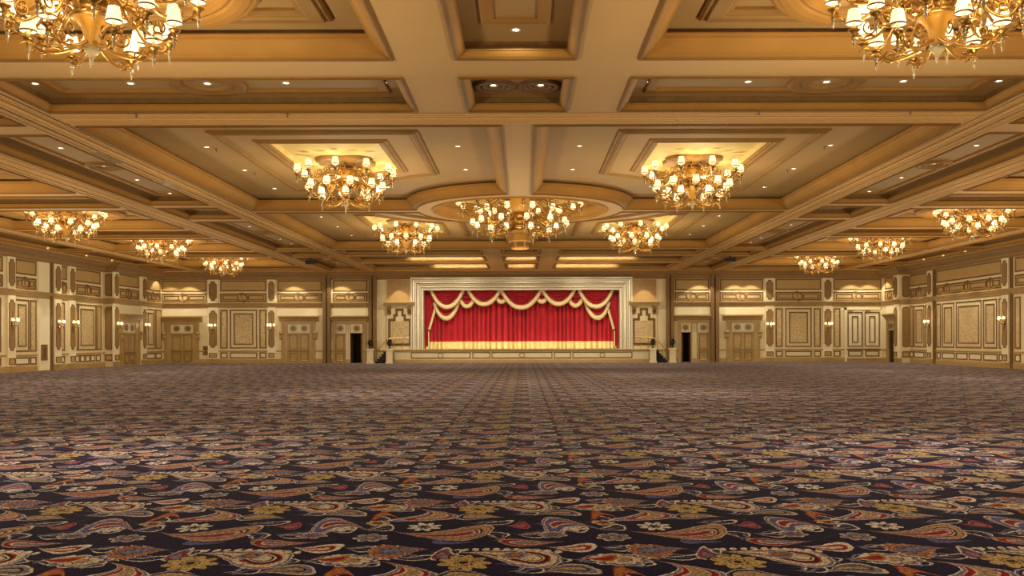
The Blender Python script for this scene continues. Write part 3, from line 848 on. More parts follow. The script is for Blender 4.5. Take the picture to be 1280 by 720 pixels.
# flat partition pocket door with its track post
k = MB(); k.box((pl(46.5), .02, 0), (pl(60.5), 4.54, .10), T_leftn); k.box((pl(46.5), 4.96, 0), (pl(60.5), 6.84, .10), T_leftn); k.build('pocket_panel', 'wallc', Wl)
k = MB(); k.box((pl(61), 0, 0), (pl(62), TOP - .02, .14), T_leftn); k.box((pl(62.8), 0, 0), (pl(64.2), TOP - .02, .14), T_leftn); o = k.build('partition_post', 'mould', Wl)
k = MB(); k.box((pl(62), 0, 0), (pl(62.8), TOP - .02, .05), T_leftn); k.build('partition_slot', 'line', o)
k = MB(); k.box((plf(148.2), 3.9, 0), (plf(174), 4.55, .02), T_leftf); k.build('over_door_field', 'wallc', Wl)
double_door(T_leftf, plf(149.5), plf(173.5), plf(153), plf(168), plf(148.2), plf(175))
# ---- right wall
def flip(a, b_): return (min(a, b_), max(a, b_))
pilaster(Wr, T_rightn, *flip(pr_(1161), pr_(1167.4)))
pilaster(Wr, T_rightn, *flip(pr_(1254.6), pr_(1263)))
pilaster(Wr, T_rightf, *flip(prf(1119.2), prf(1124.3)))
frieze(Wr, T_rightn, *flip(pr_(1137), pr_(1160)))
frieze(Wr, T_rightn, *flip(pr_(1170.5), pr_(1253.5)), rings=3)
frieze(Wr, T_rightn, 46.5, pr_(1268.5)); frieze(Wr, T_rightn, 39, 46.2)
frieze(Wr, T_rightf, *flip(prf(1106), prf(1118)))
def rb(lst): return [flip(pr_(a), pr_(b_)) + (kd,) for a, b_, kd in lst]
big_bay(Wr, T_rightn, rb([(1137.5, 1142, 't'), (1143, 1155.5, 'w'), (1157, 1160.2, 'n')]))
big_bay(Wr, T_rightn, rb([(1171, 1176.3, 'n'), (1178, 1193, 'w'), (1195.5, 1227, 'w'), (1229.5, 1246.5, 'w'), (1249, 1253.8, 'n')]),
        [flip(pr_(a), pr_(b_)) for a, b_ in ((1171.5, 1176), (1178, 1193.5), (1195.5, 1209.5), (1211.5, 1227), (1229.5, 1247), (1249, 1254))])
big_bay(Wr, T_rightn, rb([(1269, 1276, 'n')]) + [(46.6, 53.0, 'w')]); big_bay(Wr, T_rightn, [(39.2, 46.0, 'w')])
cornice(Wr, T_rightn, 36, YR); cornice(Wr, T_rightf, YR, ZB, -1); chair_rail(Wr, T_rightn, 36, YR); chair_rail(Wr, T_rightf, 71.8, ZB)
crown(T_rightn, YREAR, YR); crown(T_rightf, YR, ZB, -1); crown(T_stepr, XF_, XW, -1)
base('baseboard_right', T_rightn, [(YREAR, YR)]); base('baseboard_right', T_rightf, [(YR - .06, OPEN_R[0] - .3), (71.7, ZB)])
for a in (1169, 1265.5):
    k = MB(); q0, q1 = flip(pr_(a - 1.4), pr_(a + 1.4)); qm = (q0 + q1) / 2
    k.box((q0, 0, 0), (qm - .05, TOP - .02, .10), T_rightn); k.box((qm + .05, 0, 0), (q1, TOP - .02, .10), T_rightn); o = k.build('partition_post', 'mould', Wr)
    k = MB(); k.box((qm - .05, 0, 0), (qm + .05, TOP - .02, .03), T_rightn); k.build('partition_slot', 'line', o)
# open doorway in the right wall
u0, u1 = OPEN_R[0], OPEN_R[1]
o = casing(T_rightf, u0 - .38, u1 + .38, 3.55, u0, u1, u0 - .6, u1 + .6, 3.85, None, False)
transom(o, T_rightf, u0, u1, 2.55, 3.18, [u0 + .3, u1 - .3]); corridor(o, T_rightf, u0 + .01, u1 - .01, 2.55)
k = MB(); k.box((u0 - .6, 3.9, 0), (u1 + .6, 4.55, .02), T_rightf); k.build('over_door_field', 'wallc', Wr)

# ---- pieces either side of the stage
for s in (-1, 1):
    a, b_ = (xf(484), xf(516.3)) if s < 0 else (xf(788.2), xf(820.5))
    um = (a + b_) / 2
    k = MB(); k.box((a, 0, 0), (b_, TOP - .62, .22), T_back); pier = k.build('niche_pier', 'wall', B)
    W = lambda x, y, z: T_back(x, y, z + .22)
    k = MB(); k.quad([W(a + .04, 5.0, .006), W(b_ - .04, 5.0, .006), W(b_ - .04, 6.8, .006), W(a + .04, 6.8, .006)]); k.build('upper_field', 'corn', pier)
    k = MB(); run(k, W, a - .16, b_ + .16, [(5.0, 0), (5.0, .62), (4.92, .64), (4.88, .56), (4.80, .50), (4.74, .40), (4.66, .34), (4.66, 0)]); k.build('bracket_ledge', 'tan', pier)
    for c_ in (a + .22, b_ - .22):
        k = MB(); run(k, W, c_ - .14, c_ + .14, [(4.66, 0), (4.66, .34), (4.4, .36), (4.25, .30), (4.1, .16), (3.95, .12), (3.95, 0)]); k.build('console', 'mould', pier)
    # stepped surround of the fabric panel
    fnp = lambda d: [(a + .12 + d, 1.4 + d), (b_ - .12 - d, 1.4 + d), (b_ - .12 - d, 3.62 - d), (um + .52 - d, 3.62 - d), (um + .52 - d, 4.0 - d), (um + .34 - d, 4.0 - d), (um + .34 - d, 4.45 - d),
                     (um - .34 + d, 4.45 - d), (um - .34 + d, 4.0 - d), (um - .52 + d, 4.0 - d), (um - .52 + d, 3.62 - d), (a + .12 + d, 3.62 - d)]
    k = MB(); wring(k, W, fnp, [(0, 0), (0, .06), (.05, .08), (.10, .04), (.13, .04), (.15, .07), (.20, .02)])
    o = k.build('panel_frame', 'mould', pier)
    k = MB(); k.quad([W(a + .36, 1.64, .02), W(b_ - .36, 1.64, .02), W(b_ - .36, 3.4, .02), W(a + .36, 3.4, .02)]); k.build('panel_field', 'fabric', o)
# ---------------------------------------------------------------- stage
def T_id(x, y, z): return (x, y, z)
SX0, SX1 = xf(494.5), xf(809.5)
SY = 72.35                       # face of the stage apron
st = MB()
st.box((SX0, SY, 0), (SX1, 77.5, 1.10))
stage = st.build('stage', 'stage', None, label='cream panelled stage platform running under the red curtain', category='stage')
T_st = lambda u, v, w: (u, SY - w, v)
k = MB(); run(k, T_st, SX0, SX1, [(1.13, -.02), (1.13, .14), (1.05, .16), (1.0, .08), (.95, .05), (.95, 0)]); k.build('nosing', 'tan', stage)
k = MB(); run(k, T_st, SX0, SX1, [(.30, 0), (.30, .05), (.24, .08), (0, .08)]); k.build('plinth', 'wood', stage)
for a, b_ in ((515, 588.5), (591, 613), (614.8, 690), (692, 713), (715, 789)):
    k = MB(); fn = rect_outline(xf(a), xf(b_), .38, .88); wring(k, T_st, fn, [(d * .7, w) for d, w in FR])
    if b_ - a > 40: ring_flat(k, T_st, (xf(a) + xf(b_)) / 2, .63, .22, .05, 24)
    k.build('panel_frame', 'mould', stage)

# proscenium: stepped silver and gold frame
def pros_outline(x0, x1, z1):
    def fn(d): return [(x0 + d, 1.12), (x0 + d, z1 - d), (x1 - d, z1 - d), (x1 - d, 1.12)]
    return fn
k = MB(); pf = pros_outline(-9.1, 9.1, 7.02)
PROF = [(0, 0), (0, .30), (.06, .34), (.16, .34), (.20, .26), (.34, .24), (.40, .30), (.50, .30), (.54, .18), (.70, .14), (.76, .20), (.84, .20), (.88, .08), (.98, .06), (1.0, .10), (1.06, .10), (1.08, 0), (1.08, -.5)]
k.grid([[T_back(x, y, w) for x, y in pf(d)] for d, w in PROF], [0 if i % 4 < 3 else 1 for i in range(len(PROF) - 1)], False)
trim(k, ['frost', 'line'])
k = MB(); fn = rect_outline(-9.5, 9.5, 7.0, H); k.box((-9.4, ZB - .06, 7.0), (9.4, ZB - .001, H)); trim(k, ['frame'])
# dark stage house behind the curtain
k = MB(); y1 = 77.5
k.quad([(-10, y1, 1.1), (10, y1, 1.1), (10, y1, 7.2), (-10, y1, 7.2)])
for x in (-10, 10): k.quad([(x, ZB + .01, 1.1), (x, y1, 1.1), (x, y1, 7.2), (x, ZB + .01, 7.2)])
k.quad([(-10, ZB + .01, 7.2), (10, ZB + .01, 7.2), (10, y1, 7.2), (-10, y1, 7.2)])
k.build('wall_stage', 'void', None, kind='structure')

# ---- main curtain
CY = 74.6
def cw(x, ph=0.0):
    s1 = sin(x * 7.6 + 1.1 * sin(x * 1.7) + ph)
    return .20 * (1 - 2 * abs(s1) ** .7) + .05 * sin(x * 23 + 1.3 * sin(x * 3.1) + ph) + .05 * sin(x * 3.3)
def pleats(x0, x1, z0, z1, y, n, ph=0.0, top_f=.8):
    b = MB(); rows = []
    for zz, fct in ((z0, 1.0), ((z0 + z1) / 2, .95), (z1, top_f)):
        rows.append([(x0 + (x1 - x0) * i / n, y + cw(x0 + (x1 - x0) * i / n, ph) * fct, zz) for i in range(n + 1)])
    b.grid(rows, 0, False, True); return b
cur = pleats(-8.2, 8.2, 1.72, 6.2, CY, 900).build('stage_curtain', 'velvet', None, label='closed red velvet stage curtain hanging in pleats behind the swags', category='curtain')
pleats(-8.2, 8.2, 1.13, 1.74, CY - .02, 900).build('fringe', 'fringe', cur)

# ---- swagged valance
def swag(root, x0, x1, z0, drop, y, bulge, trim_w, folds=7):
    n, mrows = 28, 40
    b = MB(); rows = []
    def bottom(s): return drop * (1 - abs(2 * s - 1) ** 2.1)
    for j in range(mrows + 1):
        t = j / mrows; row = []
        for i in range(n + 1):
            s = i / n; dz = bottom(s) * t
            mid = 1 - abs(2 * s - 1) ** 2
            yy = y - bulge * mid * (t ** .7) - .24 * mid * sin(t * folds * 2 * pi) - .02 * mid * sin(t * folds * 5 + s * 9)
            row.append((x0 + (x1 - x0) * s, yy, z0 - dz))
        rows.append(row)
    b.grid(rows, 0, False, True)
    o = b.build('swag', 'velvet', root)
    e = MB(); r2 = []
    for i in range(n + 1):
        s = i / n; x = x0 + (x1 - x0) * s; z = z0 - bottom(s)
        ds = .01; s0, s1 = max(0, s - ds), min(1, s + ds)
        tx, tz = (x1 - x0) * (s1 - s0), -(bottom(s1) - bottom(s0)); l = sqrt(tx * tx + tz * tz); nx, nz = tz / l, -tx / l
        mid = 1 - abs(2 * s - 1) ** 2; yy = y - bulge * mid - .03
        wdt = trim_w * (.75 + .35 * mid)
        r2.append([(x - nx * wdt * .35, yy, z - nz * wdt * .35), (x, yy - .06, z), (x + nx * wdt * .3, yy - .05, z + nz * wdt * .3), (x + nx * wdt * .65, yy + .01, z + nz * wdt * .65), (x, yy + .03, z)])
    e.grid(r2, 0, True, True)
    e.build('gold_trim', 'trimgold', o)
ZT = 6.12
val = empty('swag_valance', (0, 0, 0), 0, label='red swagged valance with gold trim across the top of the stage opening', category='valance')
for (a, b_, bt) in ((570.5, 595.5, 383.5), (617, 636, 378), (668, 687.5, 378), (708, 732.5, 383)):        # small swags, further back
    swag(val, xf(a), xf(b_), ZT, ZT - vf(bt) - .15, 74.05, .22, .36, 4)
for (a, b_, bt) in ((537.5, 578.5, 384), (584.5, 625, 380.5), (626, 677, 385), (678.5, 719, 380.5), (724.5, 767.5, 384)):
    swag(val, xf(a), xf(b_), ZT, ZT - vf(bt) - .15, 73.85, .34, .42, 8)
for (a, b_) in ((541.5, 571.5), (733.5, 763)):
    swag(val, xf(a), xf(b_), vf(377), vf(377) - vf(397.5) - .1, 74.1, .2, .40, 4)
# side legs: gathered falls with a gold edge
for s in (-1, 1):
    e0, e1, e2 = (545, 534.5, 534) if s < 0 else (759.5, 769, 769.8)
    pts = [(xf(e0), vf(377)), (xf(e1), vf(411.5)), (xf(e2), vf(413.5)), (xf(e2), vf(433))]
    xo = -8.2 if s < 0 else 8.2
    b = MB(); rows = []
    prof = [(6.15, xf(e0 - 4 * s * 0))] + [(z, x) for x, z in pts]
    for z, xe in prof:
        rows.append([(xo + (xe - xo) * i / 24, 74.25 + .09 * sin(i * 1.5) * (1 if z < 6 else .6), z) for i in range(25)])
    b.grid(rows, 0, False, True); lg = b.build('side_fall', 'velvet', val)
    b = MB(); b.tube([(pts[0][0], 74.08, pts[0][1]), (pts[1][0], 74.1, pts[1][1])], .11, 8)
    b.tube([(pts[2][0], 74.1, pts[2][1]), (pts[3][0], 74.12, pts[3][1])], .05, 8)
    b.build('gold_trim', 'trimgold', lg)

# ---------------------------------------------------------------- stairs, pedestals, urns beside the stage
def side_word(s): return 'left' if s < 0 else 'right'
def pedestal_mesh():
    k = MB(); k.box((-.34, -.34, 0), (.34, .34, .16)); k.box((-.29, -.29, .16), (.29, .29, .98))
    k.box((-.36, -.36, .98), (.36, .36, 1.06)); k.box((-.33, -.33, 1.06), (.33, .33, 1.12)); return k
def urn(root_name, loc, **kw):
    o = empty(root_name, loc, 0, **kw)
    k = MB(); k.box((-.16, -.16, 0), (.16, .16, .06)); k.lathe([(.13, .06), (.10, .10), (.06, .16), (.06, .22), (.10, .26)], 16); k.build('foot', 'urn', o)
    k = MB(); k.lathe([(.0, .24), (.10, .26), (.20, .36), (.255, .50), (.265, .62), (.24, .70), (.27, .74), (.30, .77), (.29, .80), (.22, .80), (.20, .72), (0, .70)], 20); k.build('bowl', 'urn', o)
    for s in (-1, 1):
        k = MB(); k.tube([(s * .25, 0, .48), (s * .36, 0, .52), (s * .40, 0, .62), (s * .35, 0, .70), (s * .26, 0, .68)], .025, 6); k.build('handle', 'urn', o)
    k = MB()
    rnd = random.Random(5)
    for i in range(26):
        a = rnd.random() * 6.28; r = rnd.random() * .22; h = .84 + rnd.random() * .16 * (1 - r / .3)
        k.lathe([(0, -.06), (.05, -.03), (.065, 0), (.05, .04), (0, .06)], 6, 0, (r * cos(a), r * sin(a), h))
    k.build('dried_filling', 'urn', o)
    return o
for s in (-1, 1):
    xs = (xf(467.5), xf(491)) if s < 0 else (xf(836), xf(812))
    for i, x in enumerate(xs):
        where = 'at the outer foot of' if i == 0 else 'on the stage side of'
        p = pedestal_mesh().build('stone_pedestal', 'stone', None, label='cream square pedestal %s the %s stage steps' % (where, side_word(s)), category='pedestal', group='pedestals by the stage steps')
        p.location = (x, 71.2, 0); p.scale = (.82, .82, 1.06)
        q = urn('urn', (x, 71.2, 1.187), label='black urn on the pedestal %s the %s stage steps' % (where, side_word(s)), category='urn', group='urns by the stage steps'); q.scale = (.68, .68, .76)
    # steps climbing towards the stage
    x0, x1 = (xf(472.8), xf(487.2)) if s < 0 else (xf(830.5), xf(816))
    stp = empty('stage_steps', ((x0 + x1) / 2, 71.65, 0), 0, label='black carpeted steps climbing to the %s end of the stage' % side_word(s), category='steps', group='stage steps')
    n = 6; wd = (x1 - x0); lx = lambda x: x - (x0 + x1) / 2
    for i in range(n):
        k = MB(); a = lx(x0 + wd * i / n); e = lx(x1 + wd * .15)
        k.box((min(a, e), .0, i * .185), (max(a, e), 1.3, (i + 1) * .185)); stt = k.build('step', 'tread', stp)
        k = MB(); k.box((min(a, a + s * .04) , -.012, (i + 1) * .185 - .04), (max(a, e), .0, (i + 1) * .185 - .015)); k.build('edge_strip', 'grey', stt)
    k = MB(); hr = []
    for t in (0, .25, .5, .75, 1.0): hr.append((lx(x0 + wd * t), .06, .95 + t * 1.0))
    xe = lx(xf(513) if s < 0 else xf(791)); hr += [(lx(x0 + wd * 1.5), .5, 2.05), (xe, .62, 2.08)]
    k.tube(hr, .035, 8); rail = k.build('handrail', 'brass', stp)
    for t in (.02, .27, .52, .77, .98):
        k = MB(); k.tube([(lx(x0 + wd * t), .06, max(.185, t * 1.1)), (lx(x0 + wd * t), .06, .95 + t * 1.0)], .022, 6); k.build('baluster', 'brass', rail)
    for x in (lx(x0 + wd * 1.5), (lx(x0 + wd * 1.5) + xe) / 2, xe):
        k = MB(); k.tube([(x, .82, 1.12), (x, .56, 2.07)], .022, 6); k.build('baluster', 'brass', rail)

# ---------------------------------------------------------------- chandeliers
def bez(p, n=10):
    """smooth curve through points (Catmull-Rom)"""
    P = [Vector(q) for q in p]; P = [P[0] * 2 - P[1]] + P + [P[-1] * 2 - P[-2]]; out = []
    for i in range(1, len(P) - 2):
        for k in range(n):
            t = k / n; a, b_, c_, d = P[i - 1:i + 3]
            out.append(.5 * ((2 * b_) + (c_ - a) * t + (2 * a - 5 * b_ + 4 * c_ - d) * t * t + (3 * b_ - a - 3 * c_ + d) * t ** 3))
    out.append(P[-2]); return out
def spiral(cx, cz, r, a0, turns, n=16):
    return [(cx + r * (1 - .75 * k / n) * cos(a0 + turns * 2 * pi * k / n), 0, cz + r * (1 - .75 * k / n) * sin(a0 + turns * 2 * pi * k / n)) for k in range(n + 1)]
def arm_mesh(pts, cup_r, th=.026):
    """gilded scroll arm in the xz plane ending in a drip cup"""
    k = MB()
    c = bez(pts, 6); L_ = len(c)
    k.tube(c, [th * (1.25 - .5 * i / L_) for i in range(L_)], 6)
    R, z = pts[-1][0], pts[-1][2]
    r0, z0 = pts[0][0], pts[0][2]
    k.tube(spiral(r0 + (R - r0) * .42, z0 + (z - z0) * .35 + .10, .13, radians(200), 1.2), th * .62, 5)
    k.tube(spiral(r0 + (R - r0) * .72, z0 + (z - z0) * .5 - .13, .12, radians(60), -1.2), th * .62, 5)
    k.tube(spiral(R - .02, z - .10, .09, radians(90), 1.1, 10), th * .5, 4)
    # leaf sprays
    for q, sg in ((.35, 1), (.6, -1), (.82, 1)):
        p = c[int(q * (L_ - 1))]
        k.tube([p, p + Vector((.05, .05 * sg, .05)), p + Vector((.13, .09 * sg, .04)), p + Vector((.19, .10 * sg, -.01))], [.018, .03, .022, .004], 5)
    k.lathe([(0, -.09), (.03, -.08), (.035, -.05), (.05, -.02), (.085, .0), (.105, .025), (.10, .03), (.03, .02), (0, .02)], 12, 0, (R, 0, z))
    return k
def shade_mesh(rt, rb_, h):
    k = MB()
    k.lathe([(rb_, .0), (rb_ * .97, .03), ((rb_ + rt) / 2 * .985, h * .5), (rt, h)], 14, 0)
    k.lathe([(rt - .012, h - .002), ((rb_ + rt) / 2 * .97, h * .5), (rb_ - .012, .004)], 14, 0)
    k.lathe([(rb_ + .004, -.012), (rb_ + .006, .012), (rb_ + .002, .02), (rb_ - .006, .0), (rb_ + .004, -.012)], 14, 1)
    k.lathe([(rt - .002, h), (rt + .004, h + .006), (rt - .01, h + .006)], 14, 1)
    return k
def drop_mesh(s=1.0):
    k = MB(); k.lathe([(r * s, z * s) for r, z in ((0, -.06), (.03, -.07), (.05, -.10), (.062, -.15), (.05, -.20), (.028, -.23), (.04, -.26), (.045, -.29), (.026, -.34), (.012, -.42), (0, -.46))], 10); return k
SH = shade_mesh(.085, .130, .235).mesh('shade', ['shade', 'shadetrim'])
cnd = MB(); cnd.lathe([(0, 0), (.030, 0), (.028, .13), (0, .13)], 8); cnd.lathe([(.0, .13), (.025, .14), (.035, .18), (.02, .22), (0, .23)], 8, 1)
CND = cnd.mesh('candle', ['candle', 'bulb'])
DRP = drop_mesh(.62).mesh('crystal_drop', ['crystal'])
def tier(root, pts, count, a0, tag):
    me = arm_mesh(pts, .1).mesh('arm', ['gold'])
    R, z = pts[-1][0], pts[-1][2]
    for i in range(count):
        a = link('arm', me, root, a0 + 2 * pi * i / count)
        link('candle', CND, a, 0, (R, 0, z + .02)); link('shade', SH, a, 0, (R, 0, z + .13)); link('crystal_drop', DRP, a, 0, (R, 0, z - .04))
HT = CAMZ + 4.46                  # lowest point of an ordinary chandelier
def make_chandelier():
    """origin at the finial tip"""
    r = empty('chandelier', (0, 0, 0))
    k = MB(); k.lathe([(0, 0), (.012, .01), (.03, .10), (.05, .15), (.09, .19), (.135, .24), (.13, .28), (.07, .30), (0, .30)], 16); k.build('finial', 'crystal', r)
    k = MB(); k.lathe([(.07, .29), (.10, .30), (.11, .34), (.12, .46), (.17, .60), (.25, .70), (.31, .74), (.30, .76), (.2, .76), (0, .70)], 24); k.build('glass_trumpet', 'amber', r)
    k = MB(); k.lathe([(.30, .74), (.34, .75), (.36, .79), (.32, .82), (.26, .86), (.30, .92), (.36, .98), (.38, 1.02), (.34, 1.06), (.29, 1.08)], 24)
    for i in range(12):
        a = 2 * pi * i / 12; k.tube([(.34 * cos(a), .34 * sin(a), .78), (.45 * cos(a), .45 * sin(a), .86), (.46 * cos(a), .46 * sin(a), .97), (.38 * cos(a), .38 * sin(a), 1.02)], .022, 5)
    k.build('gilded_hub', 'gold', r)
    k = MB(); k.lathe([(.28, 1.07), (.30, 1.10), (.31, 1.2), (.29, 1.36), (.27, 1.39)], 24); k.build('glass_drum', 'amber', r)
    k = MB(); k.lathe([(.28, 1.38), (.34, 1.40), (.36, 1.43), (.28, 1.46), (.2, 1.50), (.24, 1.53), (.16, 1.56), (.07, 1.58)], 24)
    for i in range(10):
        a = 2 * pi * i / 10; k.tube([(.3 * cos(a), .3 * sin(a), 1.36), (.52 * cos(a), .52 * sin(a), 1.36), (.62 * cos(a), .62 * sin(a), 1.46), (.5 * cos(a), .5 * sin(a), 1.55), (.40 * cos(a), .40 * sin(a), 1.48)], .024, 5)
    k.build('gilded_crown', 'gold', r)
    tier(r, [(.12, 0, .36), (.35, 0, .22), (.62, 0, .16), (.82, 0, .24), (.93, 0, .34)], 6, radians(15), 'low')
    tier(r, [(.36, 0, .95), (.62, 0, .90), (.85, 0, .58), (1.10, 0, .46), (1.27, 0, .62)], 10, radians(9), 'mid')
    tier(r, [(.32, 0, 1.22), (.70, 0, 1.24), (1.08, 0, .98), (1.42, 0, .95), (1.63, 0, 1.17)], 10, radians(-9), 'top')
    return r
def chandelier_lamps_and_fill(x, y, base_z, s=1.0, pw=1.0):
    lamp('bulbs_and_fill', 'POINT', (x, y, base_z - 2.4), CH_W * 1.0 * pw, None, WARM, .4)  # fill lamp added in open air under the finial, brightens the soffits
    lamp('bulbs_and_fill', 'POINT', (x, y, base_z + 1.30), CH_W * .07 * pw, None, WARM, .25)
    for i in range(3):
        a = 2 * pi * i / 3 + .5
        lamp('bulbs_and_fill', 'POINT', (x + 1.0 * s * cos(a), y + 1.0 * s * sin(a), base_z + 1.0), CH_W * .055 * pw, None, WARM, .2)
spots = [(-6.84, 14.4, 'front left gold chandelier, cut off by the top left picture corner'),
         (6.84, 14.4, 'front right gold chandelier, cut off by the top right picture corner'),
         (-5.97, 30.65, 'nearer gold chandelier in the large coffers left of the centre beam'),
         (5.97, 30.65, 'nearer gold chandelier in the large coffers right of the centre beam'),
         (-5.97, 46.4, 'smaller looking gold chandelier just left of the round dome, in the farther coffer'),
         (5.97, 46.4, 'smaller looking gold chandelier just right of the round dome, in the farther coffer'),
         (-21.0, 41.2, 'nearest and leftmost of three gold chandeliers in the outer left bay'),
         (-21.0, 52.0, 'middle one of three gold chandeliers in the outer left bay'),
         (-21.0, 62.8, 'farthest of three gold chandeliers in the outer left bay, before the far wall'),
         (21.0, 41.2, 'nearest and rightmost of three gold chandeliers in the outer right bay'),
         (21.0, 52.0, 'middle one of three gold chandeliers in the outer right bay'),
         (21.0, 62.8, 'farthest of three gold chandeliers in the outer right bay, before the far wall')]
proto = make_chandelier()
for i, (x, y, lab) in enumerate(spots):
    o = proto if i == 0 else copy_tree(proto)
    dz = .10 if abs(x) > 20 else 0
    o.location = (x, y, HT + dz); o.rotation_euler = (0, 0, .23 * i)
    o['label'] = lab; o['category'] = 'chandelier'; o['group'] = 'gold chandeliers with small shades'
    k = MB(); k.lathe([(.05, 1.5), (.05, H + .36 - HT - dz)], 8); k.build('stem', 'gold', o)
    chandelier_lamps_and_fill(x, y, HT + dz, 1.0, .85 if 20 < y < 50 and abs(x) < 7 else (.8 if abs(x) > 20 else 1.0))
for x, y in ((-21, 30.4), (21, 30.4), (-21, 19.6), (21, 19.6), (-6.84, 2.0), (6.84, 2.0), (-21, 8), (21, 8)):   # bare fill lamps, added under where chandeliers out of frame would hang
    lamp('bulbs_and_fill', 'POINT', (x, y, HT - 2.4), CH_W * 1.1, None, WARM, .5)
# the great chandelier under the dome
CZ0 = CAMZ + 3.93
g = empty('chandelier', (0, RING_Y, CZ0), 0, label='largest chandelier, hanging under the round dome before the stage', category='chandelier')
k = MB(); k.lathe([(0, 0), (.34, 0), (.38, .04), (.46, .30), (.50, .34), (.50, .62), (.60, .70), (.64, .78), (.55, .84), (.0, .84)], 6, 0, (0, 0, 0), False); k.build('pendant_drum', 'cove', g)
k = MB()
for i in range(6):
    a = 2 * pi * (i + .5) / 6; c_, s_ = cos(a), sin(a)
    k.box((-.14, -.02, .1), (.14, .02, .28), lambda x, y, z: ((.40 + z * .22) * c_ * .95 - x * s_, (.40 + z * .22) * s_ * .95 + x * c_, z))
k.build('drum_panel', 'frame', g)
k = MB(); k.lathe([(.5, .82), (.62, .86), (.66, .94), (.55, 1.0), (.42, 1.1), (.52, 1.25), (.62, 1.4), (.5, 1.5), (.36, 1.6), (.36, 2.2), (.5, 2.3), (.3, 2.5), (.08, 2.6), (.08, 3.09)], 24)
for i in range(14):
    a = 2 * pi * i / 14; k.tube([(.6 * cos(a), .6 * sin(a), .9), (.85 * cos(a), .85 * sin(a), 1.05), (.88 * cos(a), .88 * sin(a), 1.25), (.66 * cos(a), .66 * sin(a), 1.4)], .03, 5)
k.build('gilded_hub', 'gold', g)
k = MB(); k.lathe([(.40, 1.58), (.44, 1.65), (.46, 1.9), (.42, 2.15), (.40, 2.2)], 24); k.build('glass_drum', 'amber', g)
tier(g, [(.5, 0, .88), (.9, 0, .70), (1.3, 0, .62), (1.75, 0, .70), (2.05, 0, .92)], 12, radians(8), 'low')
tier(g, [(.5, 0, 1.0), (.8, 0, .85), (1.0, 0, .70), (1.2, 0, .58), (1.36, 0, .62)], 8, radians(20), 'inner')
tier(g, [(.5, 0, 1.3), (.9, 0, 1.35), (1.35, 0, 1.15), (1.55, 0, 1.2), (1.72, 0, 1.45)], 10, radians(0), 'mid')
tier(g, [(.42, 0, 2.2), (1.1, 0, 2.15), (1.8, 0, 1.7), (2.35, 0, 1.55), (2.65, 0, 1.78)], 16, radians(4), 'top')
chandelier_lamps_and_fill(0, RING_Y, CZ0 + .4, 1.6, .62)

# ---------------------------------------------------------------- wall sconces
sh2 = shade_mesh(.07, .105, .19).mesh('shade', ['shade', 'shadetrim'])
def make_sconce():
    """origin on the wall, -y points into the room"""
    r = empty('wall_sconce', (0, 0, 0))
    k = MB()
    k.lathe([(0, 0), (.10, .0), (.12, -.02), (.08, -.05), (.05, -.06), (0, -.07)], 14, 0, (0, 0, 0), True, lambda x, y, z: (x, z, y * 2.2))
    k.tube([(0, -.03, .2), (0, -.04, .5), (0, -.02, .72)], [.03, .022, .006], 6); k.tube([(0, -.03, -.2), (0, -.05, -.42), (0, -.02, -.58)], [.03, .03, .006], 6)
    k.build('backplate', 'gold', r)
    for i, (dx, dy) in enumerate(((-.26, -.17), (0, -.30), (.26, -.17))):
        k = MB()
        c = bez([(0, -.05, -.05), (dx * .4, dy * .5, -.16), (dx * .85, dy * .9, -.14), (dx, dy, .0)], 6); k.tube(c, .018, 6)
        k.lathe([(0, -.05), (.03, -.03), (.06, 0), (.065, .02), (.02, .02)], 10, 0, (dx, dy, 0)); a = k.build('arm', 'gold', r)
        k = MB(); k.lathe([(.02, .02), (.02, .12), (0, .12)], 8, 0, (dx, dy, 0)); k.lathe([(.0, .12), (.03, .15), (.02, .2), (0, .2)], 8, 1, (dx, dy, 0)); k.build('candle', ['candle', 'bulb'], a)
        link('shade', sh2, a, 0, (dx, dy, .09)); link('crystal_drop', DRP, a, 0, (dx, dy, -.02))
    return r
sc0 = make_sconce(); used = [False]
def sconce(loc, rz, lab):
    o = copy_tree(sc0) if used[0] else sc0
    used[0] = True
    o.location = loc; o.rotation_euler = (0, 0, rz)
    o['label'] = lab; o['category'] = 'sconce'; o['group'] = 'three-light wall sconces'
    d = Matrix.Rotation(rz, 3, 'Z') @ Vector((0, -.42, .15))
    lamp('sconce_bulbs', 'POINT', Vector(loc) + d, SCONCE_W, None, WARM, .12)
SZ = 2.95
sconce((xf(266.8), ZB - .18, SZ), 0, 'lit sconce on the far wall pilaster just right of the leftmost double doors')
sconce((xf(340), ZB - .18, SZ), 0, 'lit sconce on the far wall pilaster just left of the second double doors')
sconce((xf(961.8), ZB - .18, SZ), 0, 'lit sconce on the far wall pilaster just right of the right hand double doors')
sconce((xf(1034.3), ZB - .18, SZ), 0, 'lit sconce on the far wall pilaster beside the cream service doors')
for p, X, lab in ((12, XW, 'nearest lit sconce on the left wall, before the flat pocket panel'), (70.3, XW, 'lit sconce on the left wall right after the flat pocket panel'),
                  (88.5, XW, 'lit sconce on the left wall pilaster before the wide fabric panel'), (143.8, XF_, 'lit sconce on the left wall pilaster just before the side doors'), (178.7, XF_, 'farthest lit sconce on the left wall, just past the side doors')):
    sconce((-X + .18, zl(p, X), SZ), radians(90), lab)
for p, X, lab in ((1164.2, XW, 'farther lit sconce on the right wall, left of the wide fabric panels'), (1258.8, XW, 'nearer lit sconce on the right wall, right of the wide fabric panels')):
    sconce((X - .18, zr(p, X), SZ), radians(-90), lab)

